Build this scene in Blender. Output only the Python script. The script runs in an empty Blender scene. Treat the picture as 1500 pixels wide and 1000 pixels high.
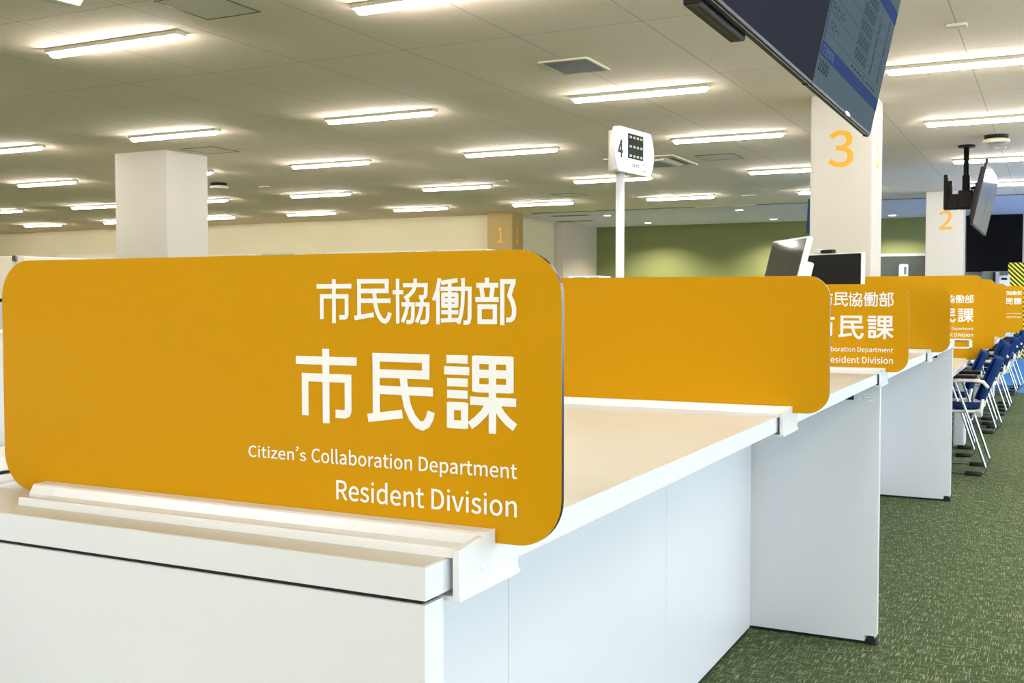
import bpy, bmesh, math, random, json
from mathutils import Vector, Matrix
random.seed(4)
SC = bpy.context.scene
COL = SC.collection
H = 1.205            # eye height above the carpet
CEIL = 3.025
PI = math.pi

# ------------------------------------------------------------------ materials
def srgb(r, g, b):
    def f(c):
        c /= 255.0
        return c / 12.92 if c <= 0.04045 else ((c + 0.055) / 1.055) ** 2.4
    return (f(r), f(g), f(b), 1.0)

def mat(name, col, rough=0.5, metal=0.0, spec=0.5, bump=0.0, bscale=200.0, mottle=0.0, mscale=3.0, emit=0.0, coat=0.0):
    m = bpy.data.materials.new(name); m.use_nodes = True
    nt = m.node_tree; b = nt.nodes['Principled BSDF']
    b.inputs['Base Color'].default_value = col
    b.inputs['Roughness'].default_value = rough
    b.inputs['Metallic'].default_value = metal
    b.inputs['Specular IOR Level'].default_value = spec
    if coat:
        b.inputs['Coat Weight'].default_value = coat; b.inputs['Coat Roughness'].default_value = 0.08
    if emit:
        b.inputs['Emission Color'].default_value = col; b.inputs['Emission Strength'].default_value = emit
    tc = nt.nodes.new('ShaderNodeTexCoord')
    if mottle:
        n = nt.nodes.new('ShaderNodeTexNoise'); n.inputs['Scale'].default_value = mscale; n.inputs['Detail'].default_value = 4
        mx = nt.nodes.new('ShaderNodeMix'); mx.data_type = 'RGBA'
        mx.inputs[6].default_value = tuple(c * (1 - mottle) for c in col[:3]) + (1,)
        mx.inputs[7].default_value = tuple(min(1, c * (1 + mottle)) for c in col[:3]) + (1,)
        nt.links.new(tc.outputs['Object'], n.inputs['Vector']); nt.links.new(n.outputs['Fac'], mx.inputs[0])
        nt.links.new(mx.outputs[2], b.inputs['Base Color'])
    if bump:
        n2 = nt.nodes.new('ShaderNodeTexNoise'); n2.inputs['Scale'].default_value = bscale; n2.inputs['Detail'].default_value = 3
        bp = nt.nodes.new('ShaderNodeBump'); bp.inputs['Strength'].default_value = bump; bp.inputs['Distance'].default_value = 0.002
        nt.links.new(tc.outputs['Object'], n2.inputs['Vector']); nt.links.new(n2.outputs['Fac'], bp.inputs['Height'])
        nt.links.new(bp.outputs['Normal'], b.inputs['Normal'])
    return m

M = {}
M['orange'] = mat('ochre_panel', srgb(196, 142, 0), 0.45, spec=0.12, bump=0.05, bscale=900, mottle=0.02)
M['edge'] = mat('panel_edge', srgb(34, 28, 44), 0.25)
M['letter'] = mat('white_vinyl', srgb(240, 240, 242), 0.5)
M['white'] = mat('white_laminate', srgb(222, 224, 229), 0.32, spec=0.45, mottle=0.006)
M['white_gloss'] = mat('white_profile', srgb(228, 229, 231), 0.22)
M['plastic'] = mat('white_plastic', srgb(238, 238, 244), 0.35)
M['ivory'] = mat('ivory_plastic', srgb(226, 220, 200), 0.45)
M['gap'] = mat('dark_gap', srgb(12, 12, 20), 0.7)
M['black'] = mat('black_plastic', srgb(18, 18, 20), 0.5, spec=0.25, bump=0.05)
M['rubber'] = mat('black_rubber', srgb(14, 14, 14), 0.7)
M['blackmetal'] = mat('black_metal', srgb(20, 18, 16), 0.55, spec=0.15)
M['darkglass'] = mat('screen_off', srgb(20, 21, 26), 0.22, spec=0.8)
M['matte_screen'] = mat('matte_screen_off', srgb(44, 45, 54), 0.6, spec=0.0)
M['greyscreen'] = mat('grey_touch_screen', srgb(52, 54, 52), 0.05, spec=0.9)
M['chrome'] = mat('chrome', srgb(176, 178, 182), 0.2, metal=1.0)
M['navy'] = mat('navy_fabric', srgb(8, 42, 94), 0.9, spec=0.1, bump=0.3, bscale=600, mottle=0.08, mscale=60)
M['shell'] = mat('cream_shell', srgb(236, 230, 216), 0.45)
M['legwhite'] = mat('silver_white_paint', srgb(214, 216, 220), 0.35)
M['wall'] = mat('cream_wall', srgb(216, 206, 176), 0.85, bump=0.06, bscale=120, mottle=0.015)
M['wallgrey'] = mat('taupe_wall', srgb(196, 186, 174), 0.85, mottle=0.015)
M['green'] = mat('moss_green_wall', srgb(112, 118, 74), 0.8, mottle=0.02)
M['column'] = mat('column_paint', srgb(192, 187, 177), 0.7, mottle=0.012, bump=0.04, bscale=150)
M['ochrecol'] = mat('ochre_column_paint', srgb(160, 136, 84), 0.7, mottle=0.02)
M['gold'] = mat('gold_numeral', srgb(220, 156, 28), 0.5)
M['darkwall'] = mat('black_panel', srgb(11, 11, 16), 0.7, spec=0.1, mottle=0.05)
M['greypanel'] = mat('slate_panel', srgb(84, 90, 82), 0.6, mottle=0.02)
M['locker'] = mat('grey_locker', srgb(120, 122, 124), 0.5)
M['leaf'] = mat('green_stripe', srgb(70, 140, 60), 0.5)
M['bluemat'] = mat('blue_carpet', srgb(60, 130, 190), 0.95, bump=0.3, bscale=400, mottle=0.06, mscale=40)
M['cab'] = mat('office_white', srgb(232, 230, 222), 0.5)
M['cabgrey'] = mat('office_grey', srgb(196, 198, 200), 0.5, mottle=0.01)
M['beigecab'] = mat('office_beige', srgb(222, 214, 198), 0.5, mottle=0.01)
M['grille'] = mat('grille_grey', srgb(150, 150, 146), 0.5)
M['grilledark'] = mat('grille_dark', srgb(78, 76, 70), 0.7)
M['ceilwhite'] = mat('ceiling_fitting', srgb(216, 210, 188), 0.6)
M['ceilplate'] = mat('ceiling_hatch', srgb(236, 222, 208), 0.9)
M['steel'] = mat('brushed_steel', srgb(150, 152, 156), 0.25, metal=1.0)
M['red'] = mat('red_mark', srgb(220, 110, 120), 0.5)
M['greytext'] = mat('grey_print', srgb(120, 122, 130), 0.6)
M['paletext'] = mat('pale_grey_print', srgb(186, 192, 204), 0.6)
M['lcd'] = mat('lcd_dark', srgb(36, 40, 20), 0.6, spec=0.1)
M['segment'] = mat('lcd_segment', srgb(176, 182, 170), 0.5)
M['bezel'] = mat('dark_bezel', srgb(50, 47, 42), 0.45, spec=0.2)
M['trim'] = mat('ceiling_trim', srgb(90, 84, 70), 0.5)
M['traveled'] = mat('ceiling_trim_light', srgb(170, 160, 128), 0.4)

def emitter(name, col, s):
    m = bpy.data.materials.new(name); m.use_nodes = True
    nt = m.node_tree; nt.nodes.clear()
    e = nt.nodes.new('ShaderNodeEmission'); o = nt.nodes.new('ShaderNodeOutputMaterial')
    e.inputs[0].default_value = col; e.inputs[1].default_value = s
    nt.links.new(e.outputs[0], o.inputs[0]); return m
LAMP = 100.0
M['lamp'] = emitter('lamp_diffuser', (1.0, 0.945, 0.86, 1), LAMP)
M['spotlamp'] = emitter('downlight_lens', (1.0, 0.93, 0.80, 1), 14.0)
M['blueglow'] = emitter('lit_blue_screen', (0.05, 0.12, 0.24, 1), 0.5)

def screen_mat(name, col, s):
    m = mat(name, (0.02, 0.02, 0.02, 1), 0.5, spec=0.0)
    b = m.node_tree.nodes['Principled BSDF']
    b.inputs['Emission Color'].default_value = col; b.inputs['Emission Strength'].default_value = s
    return m
M['ui_bg'] = screen_mat('lit_screen_page', srgb(110, 137, 150), 0.45)
M['ui_blue'] = screen_mat('lit_screen_bar', srgb(48, 84, 156), 0.45)
M['ui_pale'] = screen_mat('lit_screen_pale', srgb(128, 154, 190), 0.45)
M['ui_ink'] = screen_mat('lit_screen_ink', srgb(36, 48, 62), 0.45)
M['ui_grey'] = screen_mat('lit_screen_grey', srgb(66, 78, 98), 0.45)
M['ui_green'] = screen_mat('lit_screen_green', srgb(70, 112, 104), 0.45)

def wood():
    m = mat('pale_maple_top', srgb(226, 210, 184), 0.36, spec=0.45)
    nt = m.node_tree; b = nt.nodes['Principled BSDF']; tc = nt.nodes.new('ShaderNodeTexCoord')
    mp = nt.nodes.new('ShaderNodeMapping'); mp.inputs['Scale'].default_value = (2.0, 22.0, 2.0)
    n = nt.nodes.new('ShaderNodeTexNoise'); n.inputs['Scale'].default_value = 2.0; n.inputs['Detail'].default_value = 5
    cr = nt.nodes.new('ShaderNodeMix'); cr.data_type = 'RGBA'
    cr.inputs[6].default_value = srgb(192, 188, 175); cr.inputs[7].default_value = srgb(203, 199, 187)
    nt.links.new(tc.outputs['Object'], mp.inputs[0]); nt.links.new(mp.outputs[0], n.inputs[0])
    nt.links.new(n.outputs['Fac'], cr.inputs[0]); nt.links.new(cr.outputs[2], b.inputs['Base Color'])
    return m
M['wood'] = wood()

def carpet():
    m = mat('woven_green_carpet', srgb(88, 104, 62), 0.95, spec=0.1)
    nt = m.node_tree; b = nt.nodes['Principled BSDF']; tc = nt.nodes.new('ShaderNodeTexCoord')
    def streak(sx, sy, lo, hi):
        mp = nt.nodes.new('ShaderNodeMapping'); mp.inputs['Scale'].default_value = (sx, sy, 1)
        n = nt.nodes.new('ShaderNodeTexNoise'); n.inputs['Scale'].default_value = 1.0; n.inputs['Detail'].default_value = 1.5
        r = nt.nodes.new('ShaderNodeMapRange'); r.inputs[1].default_value = lo; r.inputs[2].default_value = hi
        nt.links.new(tc.outputs['Object'], mp.inputs[0]); nt.links.new(mp.outputs[0], n.inputs[0]); nt.links.new(n.outputs['Fac'], r.inputs[0])
        return r
    a = streak(250, 15, 0.55, 0.68); c = streak(15, 250, 0.58, 0.70)
    f = streak(300, 300, 0.3, 0.7); big = streak(1.1, 0.9, 0.35, 0.65)
    add = nt.nodes.new('ShaderNodeMath'); add.operation = 'MAXIMUM'
    nt.links.new(a.outputs[0], add.inputs[0]); nt.links.new(c.outputs[0], add.inputs[1])
    m0 = nt.nodes.new('ShaderNodeMix'); m0.data_type = 'RGBA'
    m0.inputs[6].default_value = srgb(54, 70, 42); m0.inputs[7].default_value = srgb(80, 94, 60)
    nt.links.new(f.outputs[0], m0.inputs[0])
    m1 = nt.nodes.new('ShaderNodeMix'); m1.data_type = 'RGBA'
    m1.inputs[7].default_value = srgb(146, 154, 118)
    nt.links.new(m0.outputs[2], m1.inputs[6]); nt.links.new(add.outputs[0], m1.inputs[0])
    nt.links.new(m1.outputs[2], b.inputs['Base Color'])
    bp = nt.nodes.new('ShaderNodeBump'); bp.inputs['Strength'].default_value = 0.4; bp.inputs['Distance'].default_value = 0.003
    nt.links.new(f.outputs[0], bp.inputs['Height']); nt.links.new(bp.outputs['Normal'], b.inputs['Normal'])
    return m
M['carpet'] = carpet()

def ceiling_mat(name, base):
    m = mat(name, base, 0.9, spec=0.2)
    nt = m.node_tree; b = nt.nodes['Principled BSDF']; tc = nt.nodes.new('ShaderNodeTexCoord')
    mp = nt.nodes.new('ShaderNodeMapping'); mp.inputs['Location'].default_value = (0.61 + 30 * 0.92 + 0.002, -6.81 + 1.82 * 12 + 0.002, 0)
    br = nt.nodes.new('ShaderNodeTexBrick'); br.offset = 0.0; br.inputs['Scale'].default_value = 1.0
    br.inputs['Brick Width'].default_value = 0.92; br.inputs['Row Height'].default_value = 1.82; br.inputs['Mortar Size'].default_value = 0.0035
    br.inputs['Mortar Smooth'].default_value = 0.0
    br.inputs['Color1'].default_value = base; br.inputs['Color2'].default_value = tuple(c * 0.985 for c in base[:3]) + (1,)
    br.inputs['Mortar'].default_value = tuple(c * 0.55 for c in base[:3]) + (1,)
    n = nt.nodes.new('ShaderNodeTexNoise'); n.inputs['Scale'].default_value = 160; n.inputs['Detail'].default_value = 2
    rr = nt.nodes.new('ShaderNodeMapRange'); rr.inputs[1].default_value = 0.3; rr.inputs[2].default_value = 0.42; rr.inputs[3].default_value = 0.82
    mx = nt.nodes.new('ShaderNodeMix'); mx.data_type = 'RGBA'; mx.blend_type = 'MULTIPLY'; mx.inputs[0].default_value = 1.0
    nt.links.new(tc.outputs['Object'], mp.inputs[0]); nt.links.new(mp.outputs[0], br.inputs[0])
    nt.links.new(tc.outputs['Object'], n.inputs[0]); nt.links.new(n.outputs['Fac'], rr.inputs[0])
    nt.links.new(br.outputs['Color'], mx.inputs[6]); nt.links.new(rr.outputs[0], mx.inputs[7])
    nt.links.new(mx.outputs[2], b.inputs['Base Color'])
    return m
M['ceiling'] = ceiling_mat('rockwool_ceiling', srgb(250, 232, 215))
M['ceiling2'] = mat('daylight_tinted_ceiling', srgb(226, 220, 246), 0.9, mottle=0.01)  # blue cast of the daylight is put into this base colour

def hazard():
    m = mat('hazard_stripes', srgb(250, 225, 30), 0.4)
    nt = m.node_tree; b = nt.nodes['Principled BSDF']; tc = nt.nodes.new('ShaderNodeTexCoord')
    sp = nt.nodes.new('ShaderNodeSeparateXYZ'); nt.links.new(tc.outputs['Object'], sp.inputs[0])
    s1 = nt.nodes.new('ShaderNodeMath'); s1.operation = 'ADD'; nt.links.new(sp.outputs['X'], s1.inputs[0]); nt.links.new(sp.outputs['Z'], s1.inputs[1])
    s1b = nt.nodes.new('ShaderNodeMath'); s1b.operation = 'ADD'; nt.links.new(s1.outputs[0], s1b.inputs[0]); nt.links.new(sp.outputs['Y'], s1b.inputs[1])
    s2 = nt.nodes.new('ShaderNodeMath'); s2.operation = 'MULTIPLY'; s2.inputs[1].default_value = 1 / 0.088; nt.links.new(s1b.outputs[0], s2.inputs[0])
    s3 = nt.nodes.new('ShaderNodeMath'); s3.operation = 'FRACT'; nt.links.new(s2.outputs[0], s3.inputs[0])
    s4 = nt.nodes.new('ShaderNodeMath'); s4.operation = 'GREATER_THAN'; s4.inputs[1].default_value = 0.5; nt.links.new(s3.outputs[0], s4.inputs[0])
    mx = nt.nodes.new('ShaderNodeMix'); mx.data_type = 'RGBA'; mx.inputs[6].default_value = srgb(18, 18, 18); mx.inputs[7].default_value = srgb(255, 240, 40)
    nt.links.new(s4.outputs[0], mx.inputs[0]); nt.links.new(mx.outputs[2], b.inputs['Base Color'])
    return m
M['hazard'] = hazard()

# ------------------------------------------------------------------ mesh builder
class MB:
    def __init__(self):
        self.bm = bmesh.new(); self.mats = []; self.mi = 0
    def m(self, name):
        if name not in self.mats: self.mats.append(name)
        self.mi = self.mats.index(name); return self
    def _set(self, faces):
        for f in faces: f.material_index = self.mi
    def box(self, x0, x1, y0, y1, z0, z1, bev=0.0, seg=2):
        before = set(self.bm.faces)
        r = bmesh.ops.create_cube(self.bm, size=1.0)
        for v in r['verts']:
            v.co = Vector(((x0 + x1) / 2 + v.co.x * (x1 - x0), (y0 + y1) / 2 + v.co.y * (y1 - y0), (z0 + z1) / 2 + v.co.z * (z1 - z0)))
        if bev:
            es = list({e for v in r['verts'] for e in v.link_edges})
            bmesh.ops.bevel(self.bm, geom=es, offset=bev, segments=seg, profile=0.5, affect='EDGES', clamp_overlap=True)
        self._set([f for f in self.bm.faces if f not in before]); return self
    def prism(self, pts, a0, a1, axis='y', side=None):
        """pts: outline in the plane across AXIS (y: x,z  x: y,z  z: x,y)"""
        def P(p, a):
            return {'y': (p[0], a, p[1]), 'x': (a, p[0], p[1]), 'z': (p[0], p[1], a)}[axis]
        va = [self.bm.verts.new(P(p, a0)) for p in pts]; vb = [self.bm.verts.new(P(p, a1)) for p in pts]
        fs = [self.bm.faces.new(va), self.bm.faces.new(vb[::-1])]
        self._set(fs)
        if side: self.m(side)
        n = len(pts)
        self._set([self.bm.faces.new((va[i], va[(i + 1) % n], vb[(i + 1) % n], vb[i])[::-1]) for i in range(n)])
        return self
    def tube(self, pts, r, seg=10, cap=True):
        pts = [Vector(p) for p in pts]; rings = []
        up = None
        for i, p in enumerate(pts):
            d = ((pts[min(i + 1, len(pts) - 1)] - pts[max(i - 1, 0)])).normalized()
            if up is None:
                up = d.orthogonal().normalized()
            else:
                up = (up - d * up.dot(d)).normalized()
            w = d.cross(up)
            rr = r[i] if isinstance(r, (list, tuple)) else r
            rings.append([self.bm.verts.new(p + (up * math.cos(t) + w * math.sin(t)) * rr) for t in [2 * PI * k / seg for k in range(seg)]])
        fs = []
        for a, b in zip(rings, rings[1:]):
            for k in range(seg):
                f = self.bm.faces.new((a[k], a[(k + 1) % seg], b[(k + 1) % seg], b[k])); f.smooth = True; fs.append(f)
        if cap: fs += [self.bm.faces.new(rings[0][::-1]), self.bm.faces.new(rings[-1])]
        self._set(fs); return self
    def lathe(self, prof, cx=0, cy=0, seg=24):
        """prof: (radius, z) from bottom to top"""
        rings = [[self.bm.verts.new((cx + r * math.cos(2 * PI * k / seg), cy + r * math.sin(2 * PI * k / seg), z)) for k in range(seg)] for r, z in prof]
        fs = []
        for a, b in zip(rings, rings[1:]):
            for k in range(seg):
                f = self.bm.faces.new((a[k], a[(k + 1) % seg], b[(k + 1) % seg], b[k])); f.smooth = True; fs.append(f)
        fs += [self.bm.faces.new(rings[0][::-1]), self.bm.faces.new(rings[-1])]
        self._set(fs); return self
    def grid(self, rows):
        """a closed skin over rows of 3-D points is not needed: open sheet"""
        vs = [[self.bm.verts.new(p) for p in r] for r in rows]; fs = []
        for a, b in zip(vs, vs[1:]):
            for k in range(len(a) - 1):
                f = self.bm.faces.new((a[k], a[k + 1], b[k + 1], b[k])); f.smooth = True; fs.append(f)
        self._set(fs); return self
    def poly(self, verts, faces, fn):
        vv = [self.bm.verts.new(fn(v)) for v in verts]; fs = []
        for f in faces:
            try: fs.append(self.bm.faces.new([vv[i] for i in f]))
            except ValueError: pass
        self._set(fs); return self
    def build(self, name, parent=None, origin=None, mods=None, fixn=True):
        """vertices are in world space; ORIGIN (or the thing's place) is taken off"""
        if fixn: bmesh.ops.recalc_face_normals(self.bm, faces=self.bm.faces)
        off = Vector(origin) if origin is not None else (Vector(parent['_o']) if parent is not None and '_o' in parent else Vector((0, 0, 0)))
        for v in self.bm.verts: v.co -= off
        me = bpy.data.meshes.new(name); self.bm.to_mesh(me); self.bm.free()
        for n in self.mats: me.materials.append(M[n])
        o = bpy.data.objects.new(name, me); COL.objects.link(o)
        if parent is not None:
            o.parent = parent
            o['_o'] = tuple(off)
        else:
            o.location = off; o['_o'] = tuple(off)
        return o

def mb(first): return MB().m(first)

def tag(o, label, cat, group=None):
    o['label'] = label; o['category'] = cat
    if group: o['group'] = group
    return o
def thing(name, loc, label, cat, group=None):
    o = bpy.data.objects.new(name, None); COL.objects.link(o); o.location = loc; o['_o'] = tuple(loc)
    o.empty_display_size = 0.1
    return tag(o, label, cat, group)
def local_thing(name, loc, rot, label, cat, group=None):
    o = thing(name, loc, label, cat, group); o.rotation_euler = rot; o['_o'] = (0.0, 0.0, 0.0); return o
def struct(o, label=None):
    o['kind'] = 'structure'
    if label: o['label'] = label
    return o
def copy_tree(src, loc, label, group=None):
    r = src.copy(); COL.objects.link(r); r.location = loc; r['label'] = label
    if group: r['group'] = group
    for ch in list(src.children):
        c = ch.copy(); COL.objects.link(c); c.parent = r
        for g in list(ch.children):
            d = g.copy(); COL.objects.link(d); d.parent = c
    return r

def rrect(x0, x1, z0, z1, r, n=8):
    pts = []
    for cx, cz, a in ((x1 - r, z1 - r, 0), (x0 + r, z1 - r, 90), (x0 + r, z0 + r, 180), (x1 - r, z0 + r, 270)):
        for k in range(n + 1):
            t = math.radians(a + 90 * k / n); pts.append((cx + r * math.cos(t), cz + r * math.sin(t)))
    return pts

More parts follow.
